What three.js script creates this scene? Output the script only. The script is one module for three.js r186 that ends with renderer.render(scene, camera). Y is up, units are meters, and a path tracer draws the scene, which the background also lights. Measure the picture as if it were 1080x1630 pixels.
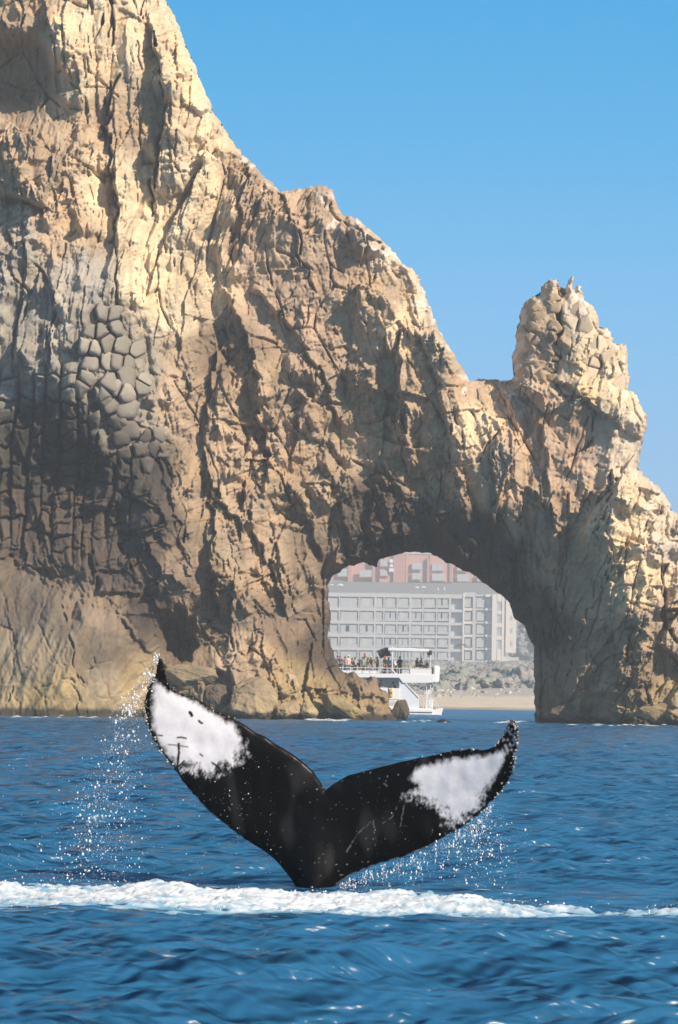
import * as THREE from 'three';
import { mergeGeometries, mergeVertices } from 'three/addons/utils/BufferGeometryUtils.js';
import { RoundedBoxGeometry } from 'three/addons/geometries/RoundedBoxGeometry.js';
import { MarchingCubes } from 'three/addons/objects/MarchingCubes.js';

// ---------------------------------------------------------------- camera, sky, sun, exposure
const scene = new THREE.Scene();
const FOCAL = 6000, EYE = 2.38;                     // lens in units of a 1630-unit tall picture, eye height above the water
const camera = new THREE.PerspectiveCamera(2 * Math.atan(815 / FOCAL) * 180 / Math.PI, 1080 / 1630, 0.5, 9000);
camera.position.set(0, EYE, 0);
camera.rotation.set(Math.atan(288 / FOCAL), 0, 0);
camera.rotateZ(0.0157);
camera.focus = 95; camera.userData.fStop = 7.5;
camera.updateMatrixWorld(true);

const SUN = new THREE.Vector3(0.64, 0.54, 0.55).normalize();
const sunLight = new THREE.DirectionalLight(0xffeed8, 5);
sunLight.position.copy(SUN).multiplyScalar(600).add(new THREE.Vector3(0, 20, -300));
sunLight.target.position.set(0, 20, -300);
sunLight.castShadow = true;
Object.assign(sunLight.shadow.camera, { left: -700, right: 700, top: 700, bottom: -700, near: 1, far: 2500 });
sunLight.shadow.mapSize.set(4096, 4096);
sunLight.name = 'sun';
scene.add(sunLight, sunLight.target);

{ // clear blue sky, paler towards the horizon and round the sun
  const W = 512, H = 256, data = new Float32Array(W * H * 4);
  const stops = [[0, .30, .50, .74], [3, .21, .47, .77], [6, .135, .43, .75], [8.5, .055, .36, .69], [11, .018, .31, .635], [20, .045, .22, .42], [45, .04, .13, .25], [90, .035, .10, .19]];
  for (let j = 0; j < H; j++) {
    const el = ((j + .5) / H - .5) * 180;
    for (let i = 0; i < W; i++) {
      const az = ((i + .5) / W - .5) * 2 * Math.PI, ce = Math.cos(el * Math.PI / 180);
      const d = [ce * Math.cos(az), Math.sin(el * Math.PI / 180), ce * Math.sin(az)];
      const e = Math.max(el, 0);
      let k = 0; while (k < stops.length - 2 && stops[k + 1][0] < e) k++;
      const a = stops[k], b = stops[k + 1], t = Math.min(1, Math.max(0, (e - a[0]) / (b[0] - a[0])));
      const ang = Math.acos(Math.min(1, d[0] * SUN.x + d[1] * SUN.y + d[2] * SUN.z)) * 180 / Math.PI;
      const glow = .9 * Math.exp(-ang / 14) + .22 * Math.exp(-ang / 40);
      const o = (j * W + i) * 4;
      for (let c = 0; c < 3; c++) data[o + c] = a[c + 1] + (b[c + 1] - a[c + 1]) * t + glow * [1, .94, .84][c];
      if (el < 0) { data[o] = .10; data[o + 1] = .2; data[o + 2] = .3; }
      data[o + 3] = 1;
    }
  }
  const sky = new THREE.DataTexture(data, W, H, THREE.RGBAFormat, THREE.FloatType);
  sky.mapping = THREE.EquirectangularReflectionMapping;
  sky.magFilter = sky.minFilter = THREE.LinearFilter; sky.needsUpdate = true;
  scene.background = sky; scene.environment = sky;
}
scene.fog = new THREE.FogExp2(0xe6ebf0, 0.00034);
const EXPOSURE = 1.25;

// ---------------------------------------------------------------- helpers
function rng(seed) { let a = seed >>> 0; return () => { a = (a + 0x6D2B79F5) | 0; let t = Math.imul(a ^ (a >>> 15), 1 | a); t = (t + Math.imul(t ^ (t >>> 7), 61 | t)) ^ t; return ((t ^ (t >>> 14)) >>> 0) / 4294967296; }; }
function hash(x, y, s) { let h = Math.imul(x, 374761393) + Math.imul(y, 668265263) + Math.imul(s, 1442695041) | 0; h = Math.imul(h ^ (h >>> 13), 1274126177); h = Math.imul(h ^ (h >>> 16), 2246822519); return ((h ^ (h >>> 15)) >>> 0) / 4294967296; }
const GX = new Float32Array(256), GY = new Float32Array(256);
for (let i = 0; i < 256; i++) { GX[i] = Math.cos(i / 256 * 6.28318); GY[i] = Math.sin(i / 256 * 6.28318); }
function n2(x, y, s = 0) {           // gradient noise, about -1 .. 1
  const xi = Math.floor(x), yi = Math.floor(y), fx = x - xi, fy = y - yi;
  const g = (a, b) => { const k = (hash(xi + a, yi + b, s) * 256) | 0; return GX[k] * (fx - a) + GY[k] * (fy - b); };
  const u = fx * fx * fx * (fx * (fx * 6 - 15) + 10), v = fy * fy * fy * (fy * (fy * 6 - 15) + 10);
  const a = g(0, 0), b = g(1, 0), c = g(0, 1), d = g(1, 1);
  return 1.5 * (a + (b - a) * u + (c - a) * v + (a - b - c + d) * u * v);
}
function fbm(x, y, o, s = 0) { let r = 0, a = .5; for (let i = 0; i < o; i++) { r += a * n2(x, y, s + i * 17); x = x * 2.03 + 11.3; y = y * 2.03 - 7.1; a *= .5; } return r; }
function n3(x, y, z, s = 0) { return (n2(x + z * .31, y - z * .57, s) + n2(y + x * .37, z + 3.7, s + 5) + n2(z - y * .29, x + 9.1, s + 9)) * .6; }
const clamp = (x, a = 0, b = 1) => Math.min(b, Math.max(a, x));
const sstep = (a, b, x) => { const t = clamp((x - a) / (b - a)); return t * t * (3 - 2 * t); };
const mix = (a, b, t) => a + (b - a) * t;

const AX = new THREE.Vector3(), AY = new THREE.Vector3(), AZ = new THREE.Vector3();
camera.matrixWorld.extractBasis(AX, AY, AZ);
function at(px, py, dist) {                       // the point at that place of the picture, dist metres down the view
  const a = (px - 540) / FOCAL, b = -(py - 815) / FOCAL;
  const x = AX.x * a + AY.x * b - AZ.x, y = AX.y * a + AY.y * b - AZ.y, z = AX.z * a + AY.z * b - AZ.z, k = dist / -z;
  return new THREE.Vector3(x * k, y * k + EYE, -dist);
}
function onWater(px, py) { const p = at(px, py, 1), k = EYE / (EYE - p.y); return new THREE.Vector3(p.x * k, 0, -k); }

const used = new Map();
function numbered(n) { const k = used.get(n) || 0; used.set(n, k + 1); return k ? `${n}_${String(k).padStart(3, '0')}` : n; }
function shade(o) { o.traverse(m => { if (m.isMesh) { m.castShadow = true; m.receiveShadow = true; } }); return o; }
function tag(o, label, category, extra) { Object.assign(o.userData, { label, category }, extra || {}); return o; }
function thing(name, label, category, pos, extra) { const g = new THREE.Group(); g.name = numbered(name); if (pos) g.position.copy(pos); tag(g, label, category, extra); scene.add(g); return g; }
function mesh(name, geo, mat, parent, extra) { const m = new THREE.Mesh(geo, mat); m.name = parent === scene ? numbered(name) : name; m.castShadow = m.receiveShadow = true; if (extra) Object.assign(m.userData, extra); parent.add(m); return m; }
const std = (r, g, b, rough = .9, more) => new THREE.MeshStandardMaterial(Object.assign({ color: new THREE.Color().setRGB(r, g, b), roughness: rough }, more || {}));
function buildGeo(pos, idx, col, uv) {
  const g = new THREE.BufferGeometry();
  g.setAttribute('position', new THREE.BufferAttribute(pos instanceof Float32Array ? pos : new Float32Array(pos), 3));
  if (col) g.setAttribute('color', new THREE.BufferAttribute(col instanceof Float32Array ? col : new Float32Array(col), 3));
  if (uv) g.setAttribute('uv', new THREE.BufferAttribute(new Float32Array(uv), 2));
  g.setIndex(new THREE.BufferAttribute(idx instanceof Uint32Array ? idx : new Uint32Array(idx), 1));
  g.computeVertexNormals();
  return g;
}
function polySD(poly) {                           // signed distance to a polygon, positive inside
  const n = poly.length;
  return (x, y) => {
    let d = 1e18, inside = false;
    for (let i = 0, j = n - 1; i < n; j = i++) {
      const ax = poly[j][0], ay = poly[j][1], bx = poly[i][0], by = poly[i][1];
      const ex = bx - ax, ey = by - ay, wx = x - ax, wy = y - ay, t = clamp((wx * ex + wy * ey) / (ex * ex + ey * ey));
      const qx = wx - ex * t, qy = wy - ey * t, q = qx * qx + qy * qy; if (q < d) d = q;
      if ((ay > y) !== (by > y) && x < ex * (y - ay) / ey + ax) inside = !inside;
    }
    return inside ? Math.sqrt(d) : -Math.sqrt(d);
  };
}
// a grid cut along the zero line of sd; place(x, y, s) gives the point, tint(x, y, s) its colour
function reliefGrid(x0, y0, x1, y1, step, sd, place, tint, flip, pick) {
  const nx = Math.ceil((x1 - x0) / step) + 1, ny = Math.ceil((y1 - y0) / step) + 1, S = new Float32Array(nx * ny);
  for (let j = 0; j < ny; j++) for (let i = 0; i < nx; i++) S[j * nx + i] = sd(x0 + i * step, y0 + j * step);
  const id = new Int32Array(nx * ny).fill(-1), pos = [], col = [];
  let count = 0;
  for (let j = 0; j < ny; j++) for (let i = 0; i < nx; i++) {
    const k = j * nx + i; let s = S[k], x = x0 + i * step, y = y0 + j * step;
    if (s <= 0) {
      let near = false;
      for (let b = -1; b <= 1 && !near; b++) for (let a = -1; a <= 1; a++) { const ii = i + a, jj = j + b; if (ii >= 0 && jj >= 0 && ii < nx && jj < ny && S[jj * nx + ii] > 0) { near = true; break; } }
      if (!near) continue;
      const gx = (S[j * nx + Math.min(nx - 1, i + 1)] - S[j * nx + Math.max(0, i - 1)]) / (2 * step), gy = (S[Math.min(ny - 1, j + 1) * nx + i] - S[Math.max(0, j - 1) * nx + i]) / (2 * step), gg = Math.max(gx * gx + gy * gy, .1);
      let mx = -s * gx / gg, my = -s * gy / gg; const ml = Math.hypot(mx, my), lim = step * 1.4; if (ml > lim) { mx *= lim / ml; my *= lim / ml; }
      x += mx; y += my; s = 0;
    }
    const p = place(x, y, s); pos.push(p[0], p[1], p[2]);
    if (tint) { const c = tint(x, y, s); col.push(c[0], c[1], c[2]); }
    id[k] = count++;
  }
  const lists = pick ? [[], [], [], []] : [[]];
  const tri = (a, b, c, sa, sb, sc, x, y) => { if (a < 0 || b < 0 || c < 0 || !(sa > 0 || sb > 0 || sc > 0)) return; const L = lists[pick ? pick(x, y) : 0]; if (flip) L.push(a, c, b); else L.push(a, b, c); };
  for (let j = 0; j < ny - 1; j++) for (let i = 0; i < nx - 1; i++) {
    const k = j * nx + i, a = id[k], b = id[k + 1], c = id[k + nx], d = id[k + nx + 1], x = x0 + i * step, y = y0 + j * step;
    tri(a, c, b, S[k], S[k + nx], S[k + 1], x, y); tri(b, c, d, S[k + 1], S[k + nx], S[k + nx + 1], x, y);
  }
  return { pos: new Float32Array(pos), col: tint ? new Float32Array(col) : null, lists };
}
// ---------------------------------------------------------------- the rock: cliff, arch and pillar
const ROCK = 328, PXM = FOCAL / ROCK;             // distance of the rock and units per metre there
const skyline = [[-120, -70], [232, -70], [265, 0], [281, 30], [297, 75], [312, 105], [325, 140], [345, 185], [366, 215], [385, 243], [402, 258], [425, 283], [447, 303], [455, 301], [470, 299], [492, 293], [506, 291], [517, 293], [529, 299], [537, 322], [546, 341], [556, 338], [575, 350], [600, 374], [630, 398], [641, 417], [656, 424], [668, 440], [680, 470], [691, 500], [700, 525], [716, 552], [735, 580], [749, 604], [760, 601], [797, 602], [815, 608], [820, 596], [816, 571], [815, 561], [824, 554], [822, 530], [825, 517], [830, 505], [829, 491], [844, 472], [861, 467], [864, 455], [875, 444], [892, 440], [895, 458], [897, 470], [902, 464], [907, 443], [916, 432], [917, 443], [913, 458], [921, 451], [927, 455], [932, 474], [944, 483], [954, 502], [957, 517], [966, 521], [976, 527], [976, 543], [1000, 547], [1001, 590], [1004, 599], [1001, 622], [1009, 618], [1017, 631], [1020, 643], [1033, 662], [1031, 681], [1026, 700], [1018, 744], [1033, 760], [1048, 772], [1064, 795], [1072, 811], [1085, 820], [1120, 850], [1160, 880], [1200, 900], [1200, 1185]];
const opening = [[853, 1185], [853, 1152], [852, 1106], [851, 1029], [838, 1008], [832, 992], [822, 987], [817, 980], [813, 962], [803, 950], [781, 936], [757, 918], [729, 904], [711, 895], [692, 885], [686, 881], [651, 878], [634, 882], [620, 887], [605, 889], [600, 902], [579, 896], [553, 901], [539, 911], [528, 916], [524, 934], [523, 948], [527, 980], [522, 1015], [532, 1039], [543, 1066], [552, 1075], [561, 1068], [567, 1069], [576, 1080], [583, 1082], [590, 1073], [598, 1076], [603, 1087], [606, 1098], [612, 1096], [617, 1101], [621, 1112], [618, 1121], [624, 1131], [632, 1142], [637, 1152], [637, 1185], [-120, 1185]];
const rockSD0 = polySD([...skyline, ...opening]);
const rockSD = (x, y) => {
  const s = rockSD0(x, y);
  if (s > 14 || s < -14 || y > 1140) return s;
  return s + 2.6 * n2(x / 13, y / 13, 3) + 1.6 * n2(x / 5.5, y / 5.5, 4) + (y < 860 ? 1.2 : .3) * Math.abs(n2(x / 9, y / 9, 5)) * 2 - 1;
};

// lie of the rock, + towards the viewer
const lie = [
  [-100, -60, 20], [0, 0, 45], [40, 100, 5], [30, 170, 5], [110, 100, 62], [180, 100, 25], [215, 120, 45], [265, 180, 40], [305, 200, 10], [250, 320, 25], [150, 250, 62], [60, 260, 100], [0, 300, 125], [0, 450, 150], [100, 420, 130], [330, 320, -8], [380, 300, -22], [420, 330, -26], [250, -50, -50], [350, 230, -40], [-110, 300, 160], [-110, 800, 180], [-110, 1150, 260],
  [300, 480, 0], [250, 560, 45], [370, 480, -40], [115, 500, 158], [185, 500, 118], [115, 600, 175], [175, 610, 150], [235, 620, 105], [130, 680, 150], [240, 700, 92], [266, 740, 70], [50, 620, 120], [30, 720, 85], [110, 770, 75], [195, 800, 92], [250, 835, 145], [243, 780, 120], [300, 925, 125], [60, 830, 80], [20, 900, 125], [100, 960, 205], [200, 1010, 180], [245, 1060, 120], [100, 1140, 240], [10, 1140, 230], [250, 1150, 110], [330, 1090, 110], [420, 1140, 110], [280, 1010, 60], [300, 1140, 80],
  [300, 700, 40], [345, 600, -5], [350, 800, 40], [400, 700, -25], [450, 620, -30], [500, 560, -26], [430, 480, -22], [480, 400, -8], [560, 480, -26], [540, 350, -24], [480, 330, -16], [600, 420, -36], [650, 480, -36], [640, 560, -30], [590, 600, -40], [585, 700, -75], [560, 800, -62], [500, 750, -62], [450, 850, -50], [400, 900, 15], [350, 950, 65], [420, 1000, 40], [500, 930, -60], [522, 960, -110], [530, 1040, -60], [480, 1060, 30], [550, 1120, 40], [570, 1090, 10], [595, 1095, 0], [610, 1130, 20], [610, 870, -74], [560, 890, -72],
  [700, 570, -14], [680, 660, -14], [740, 650, 20], [720, 750, -6], [780, 720, 44], [790, 800, 45], [650, 750, -45], [660, 840, -48], [720, 860, -34], [650, 880, -86], [730, 895, -74], [770, 880, -46], [805, 890, -60], [790, 930, -76], [832, 960, -60], [820, 985, -60], [852, 1030, -55], [853, 1140, -55],
  [780, 625, -20], [830, 560, 10], [870, 500, 20], [910, 480, 20], [950, 540, 20], [990, 580, -10], [850, 650, 22], [930, 640, 48], [1000, 660, 20], [850, 750, 25], [940, 760, 42], [880, 850, 12], [870, 950, -2], [905, 1000, 8], [880, 1100, -10], [930, 1100, 16], [965, 900, 42], [1000, 800, 46], [1010, 1000, 55], [1060, 900, 60], [1085, 1000, 60], [1040, 1140, 75], [1160, 1000, 20], [1160, 1150, 50], [1020, 700, 10]];
function thinPlate(pts) {
  const n = pts.length, m = n + 3, A = [], k = r2 => r2 < 1e-9 ? 0 : r2 * Math.log(r2);
  for (let i = 0; i < m; i++) A.push(new Float64Array(m + 1));
  for (let i = 0; i < n; i++) {
    for (let j = 0; j < n; j++) A[i][j] = k(((pts[i][0] - pts[j][0]) ** 2 + (pts[i][1] - pts[j][1]) ** 2) / 1e4);
    A[i][i] += .02; A[i][n] = A[n][i] = 1; A[i][n + 1] = A[n + 1][i] = pts[i][0] / 100; A[i][n + 2] = A[n + 2][i] = pts[i][1] / 100; A[i][m] = pts[i][2];
  }
  for (let c = 0; c < m; c++) {
    let p = c; for (let r = c + 1; r < m; r++) if (Math.abs(A[r][c]) > Math.abs(A[p][c])) p = r;
    [A[c], A[p]] = [A[p], A[c]];
    for (let r = 0; r < m; r++) if (r !== c) { const f = A[r][c] / A[c][c]; if (f) for (let q = c; q <= m; q++) A[r][q] -= f * A[c][q]; }
  }
  const w = A.map((r, i) => r[m] / r[i]);
  return (x, y) => { let s = w[n] + w[n + 1] * x / 100 + w[n + 2] * y / 100; for (let i = 0; i < n; i++) s += w[i] * k(((x - pts[i][0]) ** 2 + (y - pts[i][1]) ** 2) / 1e4); return s; };
}
function coarse(fn, width, st = 12, x0 = -140, y0 = -90, x1 = 1230, y1 = 1210) {       // tabulate and interpolate
  const nx = Math.ceil((x1 - x0) / st) + 2, ny = Math.ceil((y1 - y0) / st) + 2, T = new Float32Array(nx * ny * width);
  for (let j = 0; j < ny; j++) for (let i = 0; i < nx; i++) { const v = fn(x0 + i * st, y0 + j * st); for (let c = 0; c < width; c++) T[(j * nx + i) * width + c] = width === 1 ? v : v[c]; }
  return (x, y, c = 0) => { const u = clamp((x - x0) / st, 0, nx - 1.001), v = clamp((y - y0) / st, 0, ny - 1.001), i = u | 0, j = v | 0, fx = u - i, fy = v - j, o = (j * nx + i) * width + c; return mix(mix(T[o], T[o + width], fx), mix(T[o + nx * width], T[o + nx * width + width], fx), fy); };
}
const lieAt = coarse(thinPlate(lie), 1, 8);

// what the rock is like where: [x, y, tall slabs, blocks, small blocks, grain, albedo, darkest ones with shade mixed in]
const YEL = [.61, .475, .31], TAN = [.385, .282, .185], PNK = [.41, .295, .202], LEG = [.34, .25, .165], GRD = [.24, .21, .172], GRY = [.34, .305, .255], DRK = [.05, .042, .034], BRN = [.225, .163, .108], WHT = [.52, .42, .315], OCH = [.33, .24, .12], DOM = [.155, .12, .085], DOL = [.26, .205, .138], DBR = [.085, .063, .047], BLK = [.075, .058, .047];  // DRK, DBR, BLK: dark rock with painted shade of arch underside and lower recess
const make = [
  [40, 110, 3, 4, 2, 1, BRN], [40, 30, 4, 10, 3, 2, TAN], [120, 80, 14, 4, 3, 2, YEL], [200, 60, 16, 4, 3, 2, YEL], [230, 180, 10, 3, 2, 2, TAN], [280, 120, 8, 8, 4, 3, YEL], [320, 220, 5, 13, 6, 3, YEL], [200, 330, 12, 5, 3, 2, YEL], [330, 330, 8, 12, 5, 3, YEL], [250, 450, 7, 6, 3, 2, YEL], [310, 470, 7, 5, 3, 2, YEL], [60, 290, 3, 13, 9, 4, TAN], [20, 400, 8, 10, 6, 3, GRY], [110, 380, 5, 11, 8, 4, TAN], [130, 450, 2, 8, 7, 3, GRY], [400, 300, 5, 9, 5, 3, TAN], [420, 380, 3, 8, 5, 2, PNK],
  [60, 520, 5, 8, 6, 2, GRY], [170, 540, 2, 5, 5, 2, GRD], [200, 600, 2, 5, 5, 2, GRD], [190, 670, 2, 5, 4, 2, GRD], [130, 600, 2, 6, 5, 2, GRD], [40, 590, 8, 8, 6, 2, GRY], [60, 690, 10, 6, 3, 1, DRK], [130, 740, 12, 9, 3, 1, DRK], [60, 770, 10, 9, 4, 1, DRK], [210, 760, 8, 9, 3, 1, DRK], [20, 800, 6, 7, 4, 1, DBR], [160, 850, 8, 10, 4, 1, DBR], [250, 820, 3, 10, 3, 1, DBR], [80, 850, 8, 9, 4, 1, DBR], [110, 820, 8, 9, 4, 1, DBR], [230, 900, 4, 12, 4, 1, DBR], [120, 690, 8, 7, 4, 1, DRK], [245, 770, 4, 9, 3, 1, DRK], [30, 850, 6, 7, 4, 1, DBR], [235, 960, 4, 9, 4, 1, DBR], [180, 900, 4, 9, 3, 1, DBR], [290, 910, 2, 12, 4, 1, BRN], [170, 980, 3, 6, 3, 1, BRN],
  [30, 940, 2, 3, 3, 1, DOM], [110, 970, 2, 3, 3, 1, DOM], [60, 1050, 1, 3, 2, 1, DOL], [170, 1040, 2, 3, 2, 1, DOM], [170, 1090, 2, 3, 2, 1, DOL], [100, 1110, 1, 3, 2, 1, OCH], [220, 1100, 1, 4, 3, 2, OCH], [300, 1060, 2, 6, 3, 1, BRN], [380, 1060, 3, 9, 4, 1, TAN], [340, 990, 3, 12, 5, 1, BRN],
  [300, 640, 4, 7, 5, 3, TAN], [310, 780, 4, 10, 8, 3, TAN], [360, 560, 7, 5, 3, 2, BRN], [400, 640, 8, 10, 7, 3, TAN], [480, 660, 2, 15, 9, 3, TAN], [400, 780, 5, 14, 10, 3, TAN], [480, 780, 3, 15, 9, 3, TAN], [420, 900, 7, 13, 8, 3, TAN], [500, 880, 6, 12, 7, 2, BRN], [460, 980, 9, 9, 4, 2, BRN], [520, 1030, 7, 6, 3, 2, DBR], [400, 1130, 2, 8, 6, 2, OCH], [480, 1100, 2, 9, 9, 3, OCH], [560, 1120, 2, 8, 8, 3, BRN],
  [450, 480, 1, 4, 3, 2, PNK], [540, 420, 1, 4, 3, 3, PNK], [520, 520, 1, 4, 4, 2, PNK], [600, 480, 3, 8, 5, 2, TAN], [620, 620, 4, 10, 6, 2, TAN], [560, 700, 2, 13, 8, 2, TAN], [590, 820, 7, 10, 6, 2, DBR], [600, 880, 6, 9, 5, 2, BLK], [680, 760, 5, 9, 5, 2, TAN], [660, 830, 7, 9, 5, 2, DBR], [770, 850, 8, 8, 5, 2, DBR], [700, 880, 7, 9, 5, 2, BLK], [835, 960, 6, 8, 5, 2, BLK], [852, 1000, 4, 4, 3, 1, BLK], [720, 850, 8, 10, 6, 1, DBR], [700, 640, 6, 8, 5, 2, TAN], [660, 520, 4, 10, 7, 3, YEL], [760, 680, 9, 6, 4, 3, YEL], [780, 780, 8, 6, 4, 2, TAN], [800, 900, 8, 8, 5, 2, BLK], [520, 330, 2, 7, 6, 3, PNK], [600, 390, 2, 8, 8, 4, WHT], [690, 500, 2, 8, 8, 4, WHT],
  [850, 540, 1, 3, 3, 2, TAN], [860, 490, 1, 2, 3, 2, TAN], [930, 500, 3, 3, 3, 2, WHT], [950, 560, 3, 4, 4, 2, YEL], [980, 600, 3, 9, 7, 3, YEL], [790, 620, 2, 9, 8, 4, PNK], [830, 700, 5, 7, 4, 2, PNK], [890, 700, 4, 6, 3, 2, PNK], [1000, 700, 3, 8, 4, 2, WHT], [840, 830, 5, 6, 3, 2, PNK], [900, 790, 4, 7, 4, 2, PNK], [900, 930, 5, 6, 4, 2, LEG], [870, 1080, 4, 5, 3, 1, BRN], [930, 1080, 4, 8, 5, 2, LEG], [870, 900, 5, 6, 4, 2, LEG], [980, 850, 3, 14, 6, 3, YEL], [1010, 930, 4, 14, 7, 3, YEL], [1060, 850, 2, 11, 7, 4, WHT], [1040, 1000, 4, 13, 8, 3, TAN], [1000, 1080, 3, 11, 9, 3, BRN], [1060, 1120, 3, 10, 8, 3, OCH]];
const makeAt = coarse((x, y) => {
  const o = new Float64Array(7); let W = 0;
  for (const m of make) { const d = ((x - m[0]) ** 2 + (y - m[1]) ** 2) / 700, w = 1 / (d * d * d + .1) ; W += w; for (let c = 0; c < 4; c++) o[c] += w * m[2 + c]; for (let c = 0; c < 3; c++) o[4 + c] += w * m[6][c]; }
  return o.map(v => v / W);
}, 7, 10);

// clefts: [width, depth, points]; ledges: [height, reach, points] raise the ground to the right of the way they run
const clefts = [
  [7, 55, [195, -60], [190, 0], [186, 40], [188, 78]], [4, 25, [240, 0], [236, 35], [225, 80]], [6, 45, [196, 125], [183, 165], [180, 210], [187, 280], [197, 340], [188, 390]], [7, 40, [262, 118], [274, 155], [270, 200], [255, 280], [248, 350]], [4, 20, [288, 130], [290, 170], [325, 185], [345, 215]], [4, 20, [108, 40], [118, 95], [121, 135], [145, 165], [152, 250], [155, 310]], [3, 14, [148, 0], [150, 100], [143, 145]], [5, 22, [330, 340], [310, 370], [302, 385]], [4, 18, [250, 365], [280, 400], [287, 430], [270, 445]], [4, 20, [395, 265], [385, 320], [380, 390], [372, 440]], [4, 26, [449, 306], [470, 350], [489, 392], [498, 448], [522, 488]], [3, 14, [522, 488], [533, 511], [548, 544], [570, 577]],
  [3, 14, [567, 377], [570, 403], [578, 425]], [4, 18, [611, 433], [594, 474]], [4, 22, [643, 525], [643, 585], [637, 633], [646, 681]], [4, 18, [722, 625], [737, 692], [742, 720]], [4, 18, [740, 625], [757, 660], [770, 696]], [3, 10, [400, 448], [426, 464], [467, 488], [493, 507]], [8, 80, [897, 455], [896, 500], [894, 568], [886, 609]], [3, 12, [878, 615], [875, 687], [872, 709]], [4, 20, [957, 650], [938, 719]], [6, 30, [982, 753], [979, 769], [967, 816], [953, 846]], [3, 15, [947, 533], [941, 577]], [3, 15, [973, 546], [957, 583]], [5, 20, [794, 700], [794, 760], [795, 790], [791, 807]], [8, 50, [1065, 899], [1061, 950], [1068, 997], [1077, 1027]], [6, 28, [1009, 979], [1007, 1027], [1012, 1060]], [4, 18, [1035, 825], [1018, 861]],
  [6, 22, [392, 647], [430, 728], [450, 756], [481, 818]], [5, 20, [372, 440], [355, 500], [370, 560], [392, 647]], [4, 16, [300, 330], [318, 300], [330, 285]], [4, 16, [430, 730], [400, 800], [390, 850]], [4, 16, [350, 700], [340, 770], [360, 830], [400, 900]], [4, 16, [440, 860], [470, 930], [480, 1000]], [6, 24, [60, 700], [55, 760], [75, 830], [110, 900]], [7, 30, [150, 700], [145, 790], [150, 860], [170, 950]], [6, 24, [190, 720], [195, 800], [205, 880], [250, 970]], [5, 18, [100, 690], [102, 760], [96, 820]], [5, 16, [0, 735], [60, 742], [140, 735], [200, 748]], [4, 14, [0, 795], [70, 805], [140, 800]], [6, 22, [205, 790], [240, 795], [268, 812]], [6, 26, [205, 852], [235, 850], [272, 838]], [5, 20, [215, 950], [260, 945], [310, 942]], [4, 14, [105, 960], [116, 1000], [125, 1060], [150, 1100]], [3, 10, [0, 990], [30, 1000], [35, 1060], [20, 1130]], [3, 9, [70, 1095], [110, 1085], [190, 1050]], [3, 9, [125, 1075], [135, 1140]], [5, 20, [640, 690], [650, 720], [655, 760]], [5, 16, [20, 430], [60, 470], [35, 540]], [4, 14, [88, 430], [95, 500], [60, 560]], [5, 16, [330, 985], [370, 1010], [390, 1060]], [4, 14, [378, 1060], [372, 1100], [380, 1140]], [4, 12, [440, 1080], [445, 1140]], [5, 22, [838, 800], [830, 850], [850, 900]], [4, 14, [905, 880], [900, 960], [890, 1010], [915, 1060]], [4, 14, [960, 880], [955, 960], [930, 1010], [915, 1030]]];
const ledges = [
  [34, 70, [255, 330], [268, 220], [272, 150], [258, 100], [250, 40]], [30, 90, [450, 770], [424, 678], [412, 568], [366, 462]], [16, 60, [560, 700], [520, 600], [470, 520], [400, 448]], [18, 60, [655, 760], [648, 690], [640, 600], [610, 520]], [16, 50, [740, 800], [722, 700], [700, 600], [660, 520]], [22, 70, [360, 1000], [345, 900], [352, 820], [330, 740]], [20, 60, [470, 1000], [440, 900], [410, 850], [395, 770]], [16, 50, [520, 900], [500, 830], [460, 760]], [18, 60, [900, 1060], [888, 960], [862, 880], [850, 800]], [16, 60, [880, 800], [876, 720], [850, 640]], [20, 60, [990, 1100], [985, 1020], [1000, 940]], [26, 60, [196, 340], [184, 260], [181, 190], [190, 130]], [38, 110, [-20, 165], [30, 210], [55, 226], [90, 252], [130, 285]], [20, 60, [120, 140], [100, 90], [85, 40], [80, 0]], [18, 45, [390, 395], [398, 300], [405, 270]], [10, 60, [497, 450], [470, 350], [448, 305]], [20, 60, [645, 690], [636, 633], [643, 560], [648, 520]],
  [20, 50, [1001, 684], [954, 653], [916, 621], [886, 612]], [18, 40, [902, 861], [887, 843], [878, 807], [831, 775]], [24, 60, [955, 850], [970, 800], [985, 750]], [16, 40, [310, 945], [260, 900], [225, 850]], [20, 46, [272, 838], [262, 812], [205, 790]], [14, 60, [20, 880], [90, 925], [130, 950], [180, 970], [215, 990], [240, 1030]], [22, 50, [410, 860], [360, 800], [330, 720], [345, 620], [370, 520]], [18, 50, [796, 820], [792, 760], [790, 690]], [18, 46, [965, 960], [975, 900], [962, 850]], [16, 40, [320, 1060], [290, 975], [250, 965]], [16, 30, [690, 870], [640, 850], [600, 870]], [20, 40, [360, 180], [330, 190], [300, 175]]];
const pits = [[188, 600, 62, 120, 14], [287, 1012, 30, 46, 62], [350, 1098, 26, 34, 46], [110, 745, 60, 45, 26], [60, 640, 40, 40, 20], [30, 110, 55, 60, 16], [232, 300, 20, 52, 16], [940, 585, 18, 16, 14], [720, 985, 1, 1, 0], [975, 915, 14, 16, 20], [885, 1035, 20, 22, 14], [890, 900, 16, 22, 8]];
let TONE = 0, CREASE = 0, VF1 = 0, VF2 = 0, VI = 0, VJ = 0, VX = 0, VY = 0;
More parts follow.
